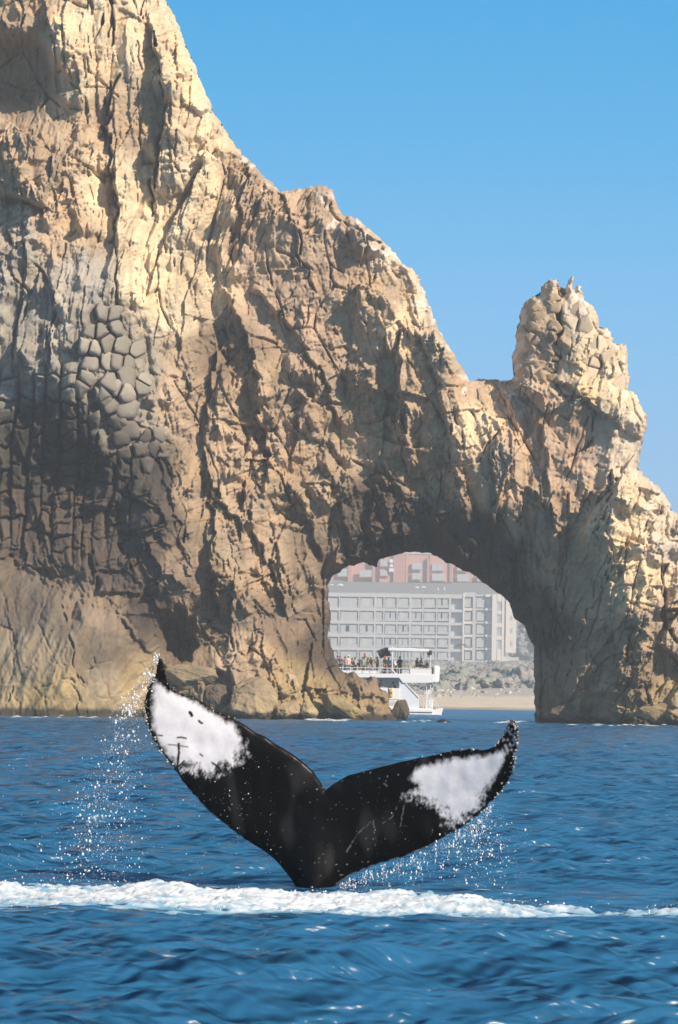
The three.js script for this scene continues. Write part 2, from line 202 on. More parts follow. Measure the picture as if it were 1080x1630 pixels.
const cut = (() => {                                // clefts, ledges and pits tabulated every 1.5 units
  const st = 1.5, x0 = -130, y0 = -80, nx = 900, ny = 860, T = new Float32Array(nx * ny);
  const near = (pts, x, y) => {
    let bd = 1e9, side = 0, bt = 0; const n = pts.length - 1;
    for (let i = 0; i < n; i++) { const ax = pts[i][0], ay = pts[i][1], ex = pts[i + 1][0] - ax, ey = pts[i + 1][1] - ay, wx = x - ax, wy = y - ay, t = clamp((wx * ex + wy * ey) / (ex * ex + ey * ey)), d = Math.hypot(wx - ex * t, wy - ey * t); if (d < bd) { bd = d; side = ex * wy - ey * wx; bt = (i + t) / n; } }
    return [bd, side, bt];
  };
  const run = (pts, reach, fn) => {
    const xs = pts.map(p => p[0]), ys = pts.map(p => p[1]), i0 = Math.max(0, ((Math.min(...xs) - reach - x0) / st) | 0), i1 = Math.min(nx - 1, ((Math.max(...xs) + reach - x0) / st) | 0), j0 = Math.max(0, ((Math.min(...ys) - reach - y0) / st) | 0), j1 = Math.min(ny - 1, ((Math.max(...ys) + reach - y0) / st) | 0);
    for (let j = j0; j <= j1; j++) for (let i = i0; i <= i1; i++) {
      const x = x0 + i * st, y = y0 + j * st, jg = plates(x / 13, y / 17, 65, 3, .2), wx = x + 4 * n2(x / 26, y / 26, 61) + 5 * jg, wy = y + 4 * n2(x / 26, y / 26, 63) + 5 * hash(VI, VJ, 66) - 2.5;
      T[j * nx + i] += fn(...near(pts, wx, wy), x, y);
    }
  };
  clefts.forEach(([w, d, ...pts], n) => run(pts, w * 2.5 + 6, (q, s, t, x, y) => { const ww = w * .5 * (.55 + .45 * Math.sin(Math.PI * clamp(t, .04, .96))) * (1 + .5 * n2(x / 14, y / 14, 70 + n)); const gap = d > 30 ? 1 : sstep(-.35, .1, n2(x / 26, y / 26, 170 + n)); return -d * gap * .8 * (1 - sstep(.25, 1.15, q / Math.max(ww * (.5 + .5 * gap), .8))) * (.6 + .4 * Math.sin(Math.PI * clamp(t, .1, .9))); }));
  ledges.forEach(([h, r, ...pts], n) => run(pts, r * 1.6, (q, s, t, x, y) => { const e = sstep(0, .12, t) * sstep(1, .88, t); return s > 0 ? h * e * Math.exp(-q / (r * .6)) : -h * .25 * e * Math.exp(-q / (r * .25)); }));
  for (const [cx, cy, rx, ry, d] of pits) run([[cx - rx, cy - ry], [cx + rx, cy + ry]], 20, (q, s, t, x, y) => { const k = Math.hypot((x - cx) / rx, (y - cy) / ry) + .25 * n2(x / 15, y / 15, 88); return 0 * q - d * (1 - sstep(.7, 1.05, k)); });
  return (x, y) => { const u = clamp((x - x0) / st, 0, nx - 1.01), v = clamp((y - y0) / st, 0, ny - 1.01), i = u | 0, j = v | 0, fx = u - i, fy = v - j, o = j * nx + i; return mix(mix(T[o], T[o + 1], fx), mix(T[o + nx], T[o + nx + 1], fx), fy); };
})();
function cells(x, y, s) {
  const xi = Math.floor(x), yi = Math.floor(y); VF1 = VF2 = 9;
  for (let b = -1; b <= 1; b++) for (let a = -1; a <= 1; a++) {
    const cx = xi + a, cy = yi + b, dx = cx + .1 + .8 * hash(cx, cy, s) - x, dy = cy + .1 + .8 * hash(cx, cy, s + 1) - y, d = Math.max(Math.abs(dx), Math.abs(dy)) * .35 + Math.sqrt(dx * dx + dy * dy) * .65;
    if (d < VF1) { VF2 = VF1; VF1 = d; VI = cx; VJ = cy; VX = -dx; VY = -dy; } else if (d < VF2) VF2 = d;
  }
}
function facet(x, y, s, tilt, crack) {             // a broken face: tilted plates with cracks between
  cells(x, y, s);
  const h = (hash(VI, VJ, s + 2) - .5) * 1.1 + VX * (hash(VI, VJ, s + 3) - .5) * tilt + VY * (hash(VI, VJ, s + 4) - .5) * tilt;
  const e = VF2 - VF1;
  return h - crack * (1 - sstep(0, .09, e)) ;
}
function plates(x, y, s, tilt, bow) {              // broken rock: the foremost of tilted plates, sharp creases where they meet
  const xi = Math.floor(x), yi = Math.floor(y); let h = -9, h2 = -9;
  for (let b = -1; b <= 1; b++) for (let a = -1; a <= 1; a++) {
    const cx = xi + a, cy = yi + b, dx = x - cx - .05 - .9 * hash(cx, cy, s), dy = y - cy - .05 - .9 * hash(cx, cy, s + 1);
    const v = hash(cx, cy, s + 2) * .55 + tilt * (dx * (hash(cx, cy, s + 3) - .5) + dy * (hash(cx, cy, s + 4) - .5)) - bow * (dx * dx + dy * dy);
    if (v > h) { h2 = h; h = v; VI = cx; VJ = cy; } else if (v > h2) h2 = v;
  }
  CREASE = h - h2; return h;
}
// big single blocks in the lower cliff: [height, rounding, outline]
const lumps = [
  [20, 9, [206, 762], [240, 757], [247, 775], [243, 791], [207, 791]], [40, 16, [203, 797], [262, 795], [280, 825], [276, 843], [228, 853], [204, 850]], [30, 14, [220, 868], [262, 858], [300, 905], [319, 930], [310, 945], [275, 945], [235, 915]], [24, 12, [135, 855], [190, 850], [213, 895], [205, 908], [150, 911], [140, 880]], [26, 10, [148, 914], [210, 910], [233, 935], [225, 943], [163, 944]], [20, 12, [172, 948], [232, 944], [249, 975], [257, 1030], [235, 1040], [200, 990]],
  [15, 8, [350, 505], [364, 480], [370, 500], [358, 600], [336, 690], [316, 760], [288, 832], [278, 818], [302, 735], [326, 640]],
  [46, 46, [-120, 870], [20, 900], [60, 922], [100, 946], [112, 956], [118, 985], [124, 956], [150, 968], [182, 975], [203, 1000], [226, 1050], [236, 1110], [236, 1190], [-120, 1190]], [22, 12, [293, 985], [325, 955], [365, 975], [373, 1010], [345, 1018], [310, 1002]], [34, 16, [262, 1054], [300, 1048], [331, 1062], [326, 1088], [268, 1088]], [34, 16, [345, 1074], [372, 1062], [410, 1065], [439, 1100], [430, 1150], [347, 1150]], [20, 10, [300, 1010], [342, 1022], [372, 1060], [340, 1068], [305, 1050]],
  [22, 8, [0, 800], [24, 790], [40, 830], [34, 880], [0, 890]], [20, 8, [40, 840], [62, 820], [80, 860], [78, 905], [46, 905]], [18, 7, [90, 790], [118, 785], [122, 850], [96, 852]], [18, 7, [125, 760], [175, 755], [176, 800], [128, 806]], [16, 7, [126, 812], [178, 806], [182, 846], [130, 850]], [16, 7, [56, 770], [88, 760], [88, 812], [62, 816]]];
const LUMP = lumps.map(([h, r, ...pts]) => [h, r, polySD(pts), Math.min(...pts.map(p => p[0])) - 12, Math.max(...pts.map(p => p[0])) + 12, Math.min(...pts.map(p => p[1])) - 12, Math.max(...pts.map(p => p[1])) + 12]);
const columnsSD = polySD([[-140, 640], [40, 600], [130, 590], [150, 700], [215, 730], [215, 850], [150, 860], [110, 900], [60, 870], [-140, 860]]);
const jointSD = polySD([[70, 500], [140, 470], [205, 500], [245, 570], [282, 700], [270, 770], [180, 765], [90, 660]]);
function columnAt(x, y) {                           // upright jointed columns of the dark lower cliff
  const xx = x + 15 * n2(x / 46, y / 260, 161) + 3 * n2(x / 14, y / 40, 168) + y * .06, c = Math.floor(xx / 23), fx = xx / 23 - c, w = hash(c, 0, 162), len = 17 + 34 * w, yy = (y + w * 90 + 7 * n2(x / 16, y / 50, 163) + (xx - c * 23) * (hash(c, 5, 160) - .5) * .8) / len, r = Math.floor(yy), fy = yy - r;
  const ex = Math.min(fx, 1 - fx) * 23, ey = Math.min(fy, 1 - fy) * len, round = (e, R) => { const k = 1 - Math.min(e / R, 1); return Math.sqrt(Math.max(0, 1 - k * k)); };
  TONE = hash(c, r, 165) - .5;
  return 34 * round(ex, 5) * mix(.15, 1, round(ey, 4)) + 18 * hash(c, 1, 164) + 18 * hash(c, r, 166) - 26 + (fx - .5) * 10 * (hash(c, r, 167) - .5);
}
function split(x, y, s, keep) {                    // a net of straight cracks, some of the joints shut; 1 on a crack
  const xi = Math.floor(x), yi = Math.floor(y); let a1 = 9, a2 = 9, i1 = 0, j1 = 0, i2 = 0, j2 = 0, x1 = 0, y1 = 0, x2 = 0, y2 = 0;
  for (let b = -1; b <= 1; b++) for (let a = -1; a <= 1; a++) {
    const cx = xi + a, cy = yi + b, px = cx + .5 + .85 * (hash(cx, cy, s) - .5), py = cy + .5 + .85 * (hash(cx, cy, s + 1) - .5), d = (px - x) ** 2 + (py - y) ** 2;
    if (d < a1) { a2 = a1; i2 = i1; j2 = j1; x2 = x1; y2 = y1; a1 = d; i1 = cx; j1 = cy; x1 = px; y1 = py; } else if (d < a2) { a2 = d; i2 = cx; j2 = cy; x2 = px; y2 = py; }
  }
  if (hash(i1 + i2, j1 + j2, s + 2) > keep) return 9;
  return (a2 - a1) / (2 * Math.hypot(x2 - x1, y2 - y1) + 1e-6);       // distance to the joint
}
const ridge = (x, y, q) => 1 - 2 * Math.abs(n2(x, y, q));
function relief(x, y) {                             // all the fracture of the face, on top of the lie
  let h0 = 0;
  const tall = makeAt(x, y, 0), blk = makeAt(x, y, 1), sml = makeAt(x, y, 2), grn = makeAt(x, y, 3);
  const wx = x + 5 * n2(x / 42, y / 42, 11) + 1.2 * n2(x / 12, y / 12, 12), wy = y + 5 * n2(x / 42, y / 42, 13) + 1.2 * n2(x / 12, y / 12, 14);
  const lean = mix(mix(-.05, -.28, sstep(330, 560, y + (x - 200) * .5)), .22, sstep(730, 920, x));      // the beds lean
  const rx = wx + lean * (wy - 700), ry = wy - lean * (wx - 600);
  let h = h0 + tall * 2.4 * plates(rx / 30, ry / 130, 21, 2.0, .3); let tone = (hash(VI, VJ, 26) - .5) * 1.1;
  const lone = sstep(.1, .5, n2(x / 60, y / 60, 19)), rough = .28 + .85 * sstep(-.35, .45, n2(x / 75, y / 75, 18) + .5 * n2(x / 24, y / 24, 17)), scoop = Math.exp(-(((x - 545) / 120) ** 2) - ((y - 710) / 130) ** 2) + .7 * Math.exp(-(((x - 440) / 90) ** 2) - ((y - 830) / 110) ** 2);
  if (scoop > .03) h0 = -scoop * (17 * plates((wx * .8 + wy * .5) / 58, (wy * .8 - wx * .5) / 44, 401, 1.6, 1.1) + 8 * plates((wx * .8 - wy * .4) / 25, (wy * .8 + wx * .4) / 20, 403, 1.8, 1.0));
  h += tall * .7 * facet(rx / 17, ry / 90, 121, 1.5, .5 * lone);
  h += blk * 2.3 * plates((rx * .82 + ry * .35) / 62, (ry * .82 - rx * .35) / 74, 31, 2.3, .3); tone += (hash(VI, VJ, 36) - .5) * .8;
  h += (3 + blk * .9) * facet(rx / 64, ry / 190, 431, 1.1, 0) + (2 + blk * .55) * facet(rx / 36, ry / 95, 435, 1.3, 0); tone += (hash(VI, VJ, 437) - .5) * .5;
  h -= blk * .9 * (1 - sstep(0, .02, CREASE)) * lone;
  h += rough * blk * 1.05 * plates((rx * .9 - ry * .25) / 27, (ry * .9 + rx * .25) / 38, 41, 2.6, .3); tone += (hash(VI, VJ, 46) - .5) * .7;
  h += rough * blk * .75 * facet((rx * .85 + ry * .3) / 31, (ry * .85 - rx * .3) / 46, 141, 1.6, .25 * lone);
  h += rough * sml * .85 * plates(rx / 12, ry / 16, 51, 2.8, .3); tone += (hash(VI, VJ, 56) - .5) * .45;
  h += rough * sml * .45 * facet(rx / 9, ry / 13, 251, 1.6, .3);
  h += (.3 + .7 * rough) * sml * .45 * plates(rx / 5.4, ry / 7, 151, 2.8, .2);
  h += grn * (.5 * ridge(wx / 9, wy / 12, 57) + .4 * ridge(wx / 4.4, wy / 5.2, 58) + .3 * n2(x / 2.2, y / 2.4, 158));
  h += 13 * n2(x / 120, y / 160, 59) + 7 * n2(x / 52, y / 70, 60);
  { const cx = x + 2.5 * n2(x / 18, y / 18, 411) + lean * (y - 700), cy = y + 2.5 * n2(x / 18, y / 18, 412) - lean * (x - 600), wv = 1 + .5 * n2(x / 20, y / 20, 413);
    const q1 = split(cx / 62, cy / 120, 415, .46) * 70, q2 = split((cx * .9 + cy * .3) / 30, (cy * .9 - cx * .3) / 46, 418, .3) * 36, q3 = split(cx / 15, cy / 22, 421, .34) * 18;
    const cv = .45 + .9 * sstep(-.3, .4, n2(x / 34, y / 34, 423)); h -= 10 * cv * (1 - sstep(.4, 1.9 * wv, q1)) + 6 * cv * (1 - sstep(.4, 1.7 * wv, q2)) + 3.2 * rough * (1 - sstep(.3, 1.3, q3)); }
  const jt = jointSD(x, y); if (jt > -30) { const k = sstep(-30, 5, jt + 14 * n2(x / 22, y / 22, 440)), q = split((x + 3 * n2(x / 16, y / 16, 441)) / 21, (y + 3 * n2(x / 16, y / 16, 442)) / 26, 443, .92) * 22; h = mix(h, h * .8 + 7 * (1 - (1 - clamp(q / 8)) ** 2) - 8, k); }
  const cs = columnsSD(x, y);
  if (cs > -25) { const k = sstep(-20, 12, cs + 12 * n2(x / 25, y / 25, 169)); if (k > 0) { const c = columnAt(x, y) + h * .35; h = mix(h, c, k); tone = mix(tone, TONE, k); } }
  if (y > 870 && x < 260) { const k = sstep(890, 940, y) * sstep(250, 200, x); h = mix(h, 24 * fbm(x / 60 + y / 160, y / 110, 4, 77) + 8 * ridge(x / 20 + y / 50, y / 60, 79) + 2.4 * ridge(x / 8, y / 14, 80) + .8 * n2(x / 3, y / 4, 81) + h * .3, k * .8); }
  for (const L of LUMP) if (x > L[3] && x < L[4] && y > L[5] && y < L[6]) {
    const s = L[2](x + 5 * n2(x / 14, y / 14, 171) + 2 * n2(x / 5, y / 5, 173), y + 5 * n2(x / 14, y / 14, 172)), k = 1 - clamp(s / L[1]);
    if (s > 0) h = mix(h, h * .55, clamp(s / 5)) + L[0] * Math.sqrt(1 - k * k) * (.55 + .45 * (y - L[5]) / (L[6] - L[5]));
  }
  TONE = tone;
  return h;
}
const depthAt = (x, y) => lieAt(x, y) + cut(x, y) + relief(x, y);
const edgeR = (x, y) => (x > 515 && x < 860 && y > 860) || (y > 900 && x < 860 && x > 515) ? 14 : 26;
function rockPoint(x, y, s) {
  const base = lieAt(x, y), E = edgeR(x, y), k = 1 - Math.min(s / E, 1);
  const more = (cut(x, y) + relief(x, y)) * sstep(-.3, .5, s / E) - E * 1.3 * (1 - Math.sqrt(Math.max(0, 1 - k * k)));
  const p = at(x, y, ROCK - base / PXM); return [p.x, p.y, p.z + more / PXM];
}
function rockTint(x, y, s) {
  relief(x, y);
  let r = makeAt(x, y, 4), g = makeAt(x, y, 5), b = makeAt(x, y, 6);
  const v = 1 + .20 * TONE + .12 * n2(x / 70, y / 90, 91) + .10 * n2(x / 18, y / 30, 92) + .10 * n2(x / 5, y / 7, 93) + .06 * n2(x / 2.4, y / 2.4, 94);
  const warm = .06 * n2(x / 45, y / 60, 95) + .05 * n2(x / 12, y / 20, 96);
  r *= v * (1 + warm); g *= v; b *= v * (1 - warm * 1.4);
  // rusty and dark water streaks, guano on the crests, wet weed at the waterline
  const st = sstep(.28, .7, n2(x / 9, y / 95, 97)) * .4; r *= 1 - st * .45; g *= 1 - st * .5; b *= 1 - st * .55;
  if (y < 640 && s < 60) { const gn = sstep(.0, .42, n2(x / 12, y / 16, 98) + n2(x / 34, y / 30, 99) * .6 - s / 70 + (x > 500 ? .06 : -.14)) * .62 * (x > 380 ? 1 : .35); r = mix(r, .68, gn); g = mix(g, .63, gn); b = mix(b, .56, gn); }
  const yy = y - (x - 540) * .0157 + 3 * n2(x / 20, 0, 100), wet = sstep(1130, 1138, yy); r *= 1 - .8 * wet; g *= 1 - .78 * wet; b *= 1 - .74 * wet;
  const alga = sstep(1085, 1122, yy + 10 * n2(x / 25, y / 20, 101)) * (1 - wet) * .32; r = mix(r, .36 * v, alga); g = mix(g, .265 * v, alga); b = mix(b, .12 * v, alga);
  return [clamp(r, .01, .8), clamp(g, .01, .8), clamp(b, .01, .8)];
}
const rockMat = new THREE.MeshStandardMaterial({ vertexColors: true, roughness: .93, side: THREE.DoubleSide });
const cliff = new THREE.Group(); cliff.name = 'sea_cliff';
tag(cliff, 'tall buff sea cliff with a natural arch and jagged pillar rising from the water', 'cliff', { kind: 'structure' });
scene.add(cliff);
const pillarPoly = polySD([[812, 420], [812, 612], [800, 700], [800, 800], [830, 900], [853, 1030], [853, 1200], [1300, 1200], [1300, 420]]);
const spanPoly = polySD([[446, 280], [470, 350], [498, 450], [560, 590], [570, 760], [540, 860], [510, 905], [530, 930], [900, 1100], [830, 600], [760, 560], [560, 300]]);
{
  const STEP = 1.5;
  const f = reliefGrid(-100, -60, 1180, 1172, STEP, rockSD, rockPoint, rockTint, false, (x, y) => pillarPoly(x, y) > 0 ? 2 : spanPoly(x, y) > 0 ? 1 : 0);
  const whole = buildGeo(f.pos, [].concat(...[]).length ? [] : (() => { const n = f.lists.reduce((a, l) => a + l.length, 0), u = new Uint32Array(n); let o = 0; for (const l of f.lists) { u.set(l, o); o += l.length; } return u; })(), f.col);
  const nor = whole.getAttribute('normal').array;
  const names = ['cliff_wall', 'arch_span', 'rock_pillar'], labels = ['sheer buff cliff wall with dark clefts', 'sloping span of the natural arch with white stained crest', 'jagged rock pillar with blocky top'];
  f.lists.slice(0, 3).forEach((l, n) => {
    const map = new Int32Array(f.pos.length / 3).fill(-1), p = [], c = [], q = [], idx = new Uint32Array(l.length); let m = 0;
    for (let i = 0; i < l.length; i++) { const v = l[i]; if (map[v] < 0) { map[v] = m++; for (let a = 0; a < 3; a++) { p.push(f.pos[v * 3 + a]); c.push(f.col[v * 3 + a]); q.push(nor[v * 3 + a]); } } idx[i] = map[v]; }
    const g = new THREE.BufferGeometry();
    g.setAttribute('position', new THREE.BufferAttribute(new Float32Array(p), 3)); g.setAttribute('color', new THREE.BufferAttribute(new Float32Array(c), 3)); g.setAttribute('normal', new THREE.BufferAttribute(new Float32Array(q), 3)); g.setIndex(new THREE.BufferAttribute(idx, 1));
    mesh(names[n], g, rockMat, cliff, { label: labels[n] });
  });
  // far side of the rock
  const backPoint = (x, y, s) => { const t = 40 + 260 * sstep(0, 90, s) + 12 * n2(x / 40, y / 40, 120), base = Math.min(lieAt(x, y), 40) - edgeR(x, y) * 1.3, k = sstep(0, 8, s); const p = at(x, y, ROCK - lieAt(x, y) / PXM); return [p.x, p.y, -ROCK + (mix(lieAt(x, y) - edgeR(x, y) * 1.3, base - t, k)) / PXM]; };
  const b = reliefGrid(-100, -60, 1180, 1172, 8, rockSD, backPoint, (x, y, s) => [.45, .34, .22], true);
  mesh('cliff_back', buildGeo(b.pos, b.lists[0], b.col), rockMat, cliff);
}
// jointed blocks: cells of a relaxed scatter, each a rounded stone of its own
function jointedBlocks(region, size, squash, seed, lift, tint, parent, soft, rise, tip = 1) {
  const sd = polySD(region), R = rng(seed), xs = region.map(p => p[0]), ys = region.map(p => p[1]), pts = [];
  let row = 0;
  for (let y = Math.min(...ys) - size; y < Math.max(...ys) + size; y += size * squash, row++) for (let x = Math.min(...xs) - size; x < Math.max(...xs) + size; x += size) { const q = [x + (row % 2 ? size * .5 : 0) + (R() - .5) * size * .75, y + (R() - .5) * size * squash * .7]; if (R() > .22) pts.push(q); }
  for (const c of pts) {
    if (sd(c[0], c[1]) < 1) continue;
    if (rockSD(c[0], c[1]) < size * .7) continue;
    const rim = clamp(sd(c[0], c[1]) / (size * 1.2)); if (R() > (tip < 1 ? .9 : .42 + .4 * rim) + (tip < 1 ? .6 * rim : 0)) continue;
    let poly = []; for (let k = 0; k < 9; k++) { const a = (k + R() * .6) / 9 * 6.283, q = size * (.62 + .3 * R()); poly.push([c[0] + q * Math.cos(a), c[1] + q * Math.sin(a) * squash]); }
    for (const o of pts) {
      if (o === c || Math.hypot(o[0] - c[0], o[1] - c[1]) > size * 2.4) continue;
      const nx = o[0] - c[0], ny = o[1] - c[1], L = Math.hypot(nx, ny), lim = L / 2 - .75, out = [];
      for (let i = 0; i < poly.length; i++) {
        const a = poly[i], b = poly[(i + 1) % poly.length], da = ((a[0] - c[0]) * nx + (a[1] - c[1]) * ny) / L - lim, db = ((b[0] - c[0]) * nx + (b[1] - c[1]) * ny) / L - lim;
        if (da <= 0) out.push(a);
        if ((da < 0) !== (db < 0)) { const t = da / (da - db); out.push([mix(a[0], b[0], t), mix(a[1], b[1], t)]); }
      }
      poly = out;
    }
    if (poly.length < 3) continue;
    for (let k = 0; k < (tip < 1 ? 1 : 2); k++) { const o = []; for (let i = 0; i < poly.length; i++) { const a = poly[i], b = poly[(i + 1) % poly.length], q = k ? .25 : soft; o.push([mix(a[0], b[0], q), mix(a[1], b[1], q)], [mix(a[0], b[0], 1 - q), mix(a[1], b[1], 1 - q)]); } poly = o; }
    const pos = [], idx = [], col = [], n = poly.length, rings = [[0, 1], [.5, .98], [.8, .86], [.94, .5], [1, -.1], [1, -2.2]];
    const up = lift * (.45 + 1.1 * R()) * (.5 + .5 * rim), tx = (R() - .5) * 1.1 * tip, ty = (R() - .5) * .9 * tip, base = lieAt(c[0], c[1]) + cut(c[0], c[1]) * .3, tone = .62 + .5 * R(), P0 = at(c[0], c[1], ROCK - base / PXM), sink = Math.max(...poly.map(q => relief(q[0], q[1]))) - 4;
    const put = (x, y, h) => { const u = x - c[0], v = y - c[1], p = at(x, y, ROCK - lieAt(x, y) / PXM), dz = h * up + h * 1.4 * n2(x / 7, y / 7, seed) + sink * rise + (tx * u + ty * v) * .5 + (R() - .5) * .6; pos.push(p.x - P0.x, p.y - P0.y, p.z + dz / PXM - P0.z); const tt = tint(x, y), w = tone * (1 + .12 * n2(x / 4, y / 4, 7)); col.push(tt[0] * w, tt[1] * w, tt[2] * w); };
    put(c[0], c[1], 1);
    for (let r = 1; r < rings.length; r++) for (const q of poly) put(mix(c[0], q[0], rings[r][0]), mix(c[1], q[1], rings[r][0]), rings[r][1]);
    for (let i = 0; i < n; i++) { const j = (i + 1) % n; idx.push(0, 1 + j, 1 + i); for (let r = 0; r < rings.length - 2; r++) { const a = 1 + r * n, b = a + n; idx.push(a + i, a + j, b + i, a + j, b + j, b + i); } }
    const g = buildGeo(pos, idx, col), m = mesh('rock_block', g, rockMat, parent); m.position.copy(P0);
  }
}
const pillar = cliff.children.find(o => o.name === 'rock_pillar'), wall = cliff.children.find(o => o.name === 'cliff_wall');
const greyTint = (x, y) => { const d = sstep(600, 735, y - (x - 200) * .3 + 18 * n2(x / 18, y / 18, 450)); return [mix(.32, .09, d), mix(.285, .075, d), mix(.232, .06, d)]; };  // blocks darken downward into the painted shade of the lower recess
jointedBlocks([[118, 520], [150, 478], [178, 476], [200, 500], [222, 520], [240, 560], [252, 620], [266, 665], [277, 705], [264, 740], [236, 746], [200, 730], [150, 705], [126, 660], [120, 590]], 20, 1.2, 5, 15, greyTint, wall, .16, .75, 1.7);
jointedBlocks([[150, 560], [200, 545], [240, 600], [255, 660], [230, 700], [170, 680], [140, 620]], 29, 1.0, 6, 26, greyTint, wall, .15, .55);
jointedBlocks([[822, 560], [824, 520], [832, 492], [848, 474], [893, 462], [893, 520], [890, 570], [880, 610], [822, 610]], 18, .9, 25, 7, (x, y) => [.40, .29, .19], pillar, .07, .8, .45);
jointedBlocks([[899, 470], [925, 462], [948, 488], [958, 520], [993, 550], [998, 600], [995, 645], [955, 645], [915, 612], [899, 560]], 19, 1.35, 35, 7, (x, y) => [.52, .42, .305], pillar, .07, .75, .5);
// ---------------------------------------------------------------- water
const waves = []; { const R = rng(8); for (let i = 0; i < 34; i++) { const L = .24 * Math.pow(20, i / 33) * (.85 + .3 * R()), th = (R() - .5) * 1.5 + .25, k = 2 * Math.PI / L; waves.push([Math.sin(th) * k, Math.cos(th) * k, .019 * Math.pow(L, .55) * (.6 + .8 * R()), R() * 6.28, L]); } }
function seaAt(x, z, spacing) {
  let h = 0;
  const wx = x + .5 * n2(x / 3, z / 3, 201), wz = z + .5 * n2(x / 3, z / 3, 202), patch = .75 + .55 * n2(x / 9, z / 14, 203);
  for (const w of waves) { const f = clamp(w[4] / (spacing * 2.2) - .6); if (f > 0) { const s = Math.sin(w[0] * wx + w[1] * wz + w[3]); h += f * w[2] * (s > 0 ? 1.25 * s * s + .1 * s : .55 * s); } }
  h *= patch;
  const a = clamp(1.2 / (spacing * 2) - .4); if (a > 0) h += a * .06 * (1 - 2 * Math.abs(n2(x / 1.5, z / .9, 204))) * sstep(-.4, .5, n2(x / 4, z / 5, 205));
  const b = clamp(.35 / (spacing * 2) - .4); if (b > 0) h += b * .02 * (1 - 2 * Math.abs(n2(x / .5, z / .28, 206)));
  if (z < -37 && z > -49 && Math.abs(x) < 7) h *= 1 - .6 * sstep(-37, -39.5, z) * sstep(-49, -46.5, z) * sstep(7, 5, Math.abs(x));   // the churn flattens the chop
  return h;
}
{
  const zs = [400, 60, 10, -8, -14, -18]; for (let d = 21; d < 1500; d *= 1.0034) zs.push(-d); zs.push(-2200, -3500, -6000);
  const us = [-30, -6, -1.5, -.5, -.25, -.16, -.125]; const NC = 470; for (let i = 0; i <= NC; i++) us.push(-.108 + .216 * i / NC); us.push(.125, .16, .25, .5, 1.5, 6, 30);
  const nx = us.length, nz = zs.length, uv = new Float32Array(nx * nz * 2), pos = new Float32Array(nx * nz * 3), idx = new Uint32Array((nx - 1) * (nz - 1) * 6);
  for (let j = 0; j < nz; j++) for (let i = 0; i < nx; i++) {
    const d = Math.max(-zs[j], 20), x = us[i] * d, z = zs[j], o = (j * nx + i) * 3, inner = Math.abs(us[i]) < .11 && z < -20 && z > -1500;
    pos[o] = x; pos[o + 1] = inner ? seaAt(x, z, Math.max(d * .0034, .04)) : 0; pos[o + 2] = z; uv[o / 3 * 2] = x / 9; uv[o / 3 * 2 + 1] = -z / 9;
  }
  let k = 0; for (let j = 0; j < nz - 1; j++) for (let i = 0; i < nx - 1; i++) { const a = j * nx + i; idx[k++] = a; idx[k++] = a + 1; idx[k++] = a + nx; idx[k++] = a + 1; idx[k++] = a + nx + 1; idx[k++] = a + nx; }
  // fine ripples, 9 m to the repeat
  const N = 1024, hgt = new Float32Array(N * N), R = rng(77), px = new Uint8Array(N * N * 4), ws = [];
  for (let i = 0; i < 46; i++) { const k = 6 * Math.pow(16, i / 45), th = (R() - .5) * 1.9, a = Math.round(Math.sin(th) * k), b = Math.max(1, Math.round(Math.cos(th) * k)); ws.push([a, b, 1 / Math.hypot(a, b), R() * 6.283]); }
  for (const [a, b, am, ph] of ws) for (let j = 0; j < N; j++) for (let i = 0; i < N; i++) hgt[j * N + i] += am * Math.sin((a * i + b * j) / N * 6.2831853 + ph);
  for (let j = 0; j < N; j++) for (let i = 0; i < N; i++) {
    const dx = (hgt[j * N + (i + 1) % N] - hgt[j * N + (i + N - 1) % N]) * N / 12.566, dy = (hgt[((j + 1) % N) * N + i] - hgt[((j + N - 1) % N) * N + i]) * N / 12.566, S = .15, l = 1 / Math.sqrt(1 + S * S * (dx * dx + dy * dy)), o = (j * N + i) * 4;
    px[o] = 127.5 - 127.5 * S * dx * l; px[o + 1] = 127.5 - 127.5 * S * dy * l; px[o + 2] = 127.5 + 127.5 * l; px[o + 3] = 255;
  }
  const ripple = new THREE.DataTexture(px, N, N, THREE.RGBAFormat, THREE.UnsignedByteType); ripple.wrapS = ripple.wrapT = THREE.RepeatWrapping; ripple.magFilter = THREE.LinearFilter; ripple.minFilter = THREE.LinearMipmapLinearFilter; ripple.generateMipmaps = true; ripple.needsUpdate = true;
  const mat = new THREE.MeshPhysicalMaterial({ normalMap: ripple, color: new THREE.Color().setRGB(.020, .112, .232), roughness: .25, ior: 1.33, specularIntensity: .45 });
  const m = mesh('sea_water', buildGeo(pos, idx, null, uv), mat, scene, { kind: 'structure' }); tag(m, 'choppy deep blue sea between the whale and the rock', 'sea');
}
// ---------------------------------------------------------------- whale tail
const WD = 45.8, WPX = FOCAL / WD;
const tailLine = [[253, 1046], [259, 1050], [264, 1078], [272, 1095], [294, 1106], [316, 1113], [342, 1131], [367, 1142], [389, 1153], [405, 1165], [423, 1173], [439, 1184], [461, 1197], [483, 1213], [499, 1228], [512, 1247], [518, 1258], [531, 1248], [555, 1234], [583, 1227], [610, 1220], [638, 1213], [665, 1207], [692, 1202], [720, 1195], [744, 1193], [771, 1194], [788, 1188], [799, 1174], [806, 1161], [812, 1150], [818, 1148], [823, 1158], [823, 1181], [819, 1212], [811, 1240], [788, 1270], [761, 1298], [727, 1322], [685, 1346], [644, 1363], [593, 1378], [559, 1392], [538, 1406], [527, 1420], [534, 1440], [548, 1490], [452, 1490], [464, 1440], [474, 1418], [467, 1404], [455, 1388], [439, 1369], [420, 1354], [389, 1335], [357, 1311], [332, 1291], [310, 1266], [291, 1243], [276, 1221], [257, 1196], [244, 1174], [235, 1152], [230, 1136], [232, 1111], [238, 1092], [249, 1072]];
const tailSD0 = polySD(tailLine);
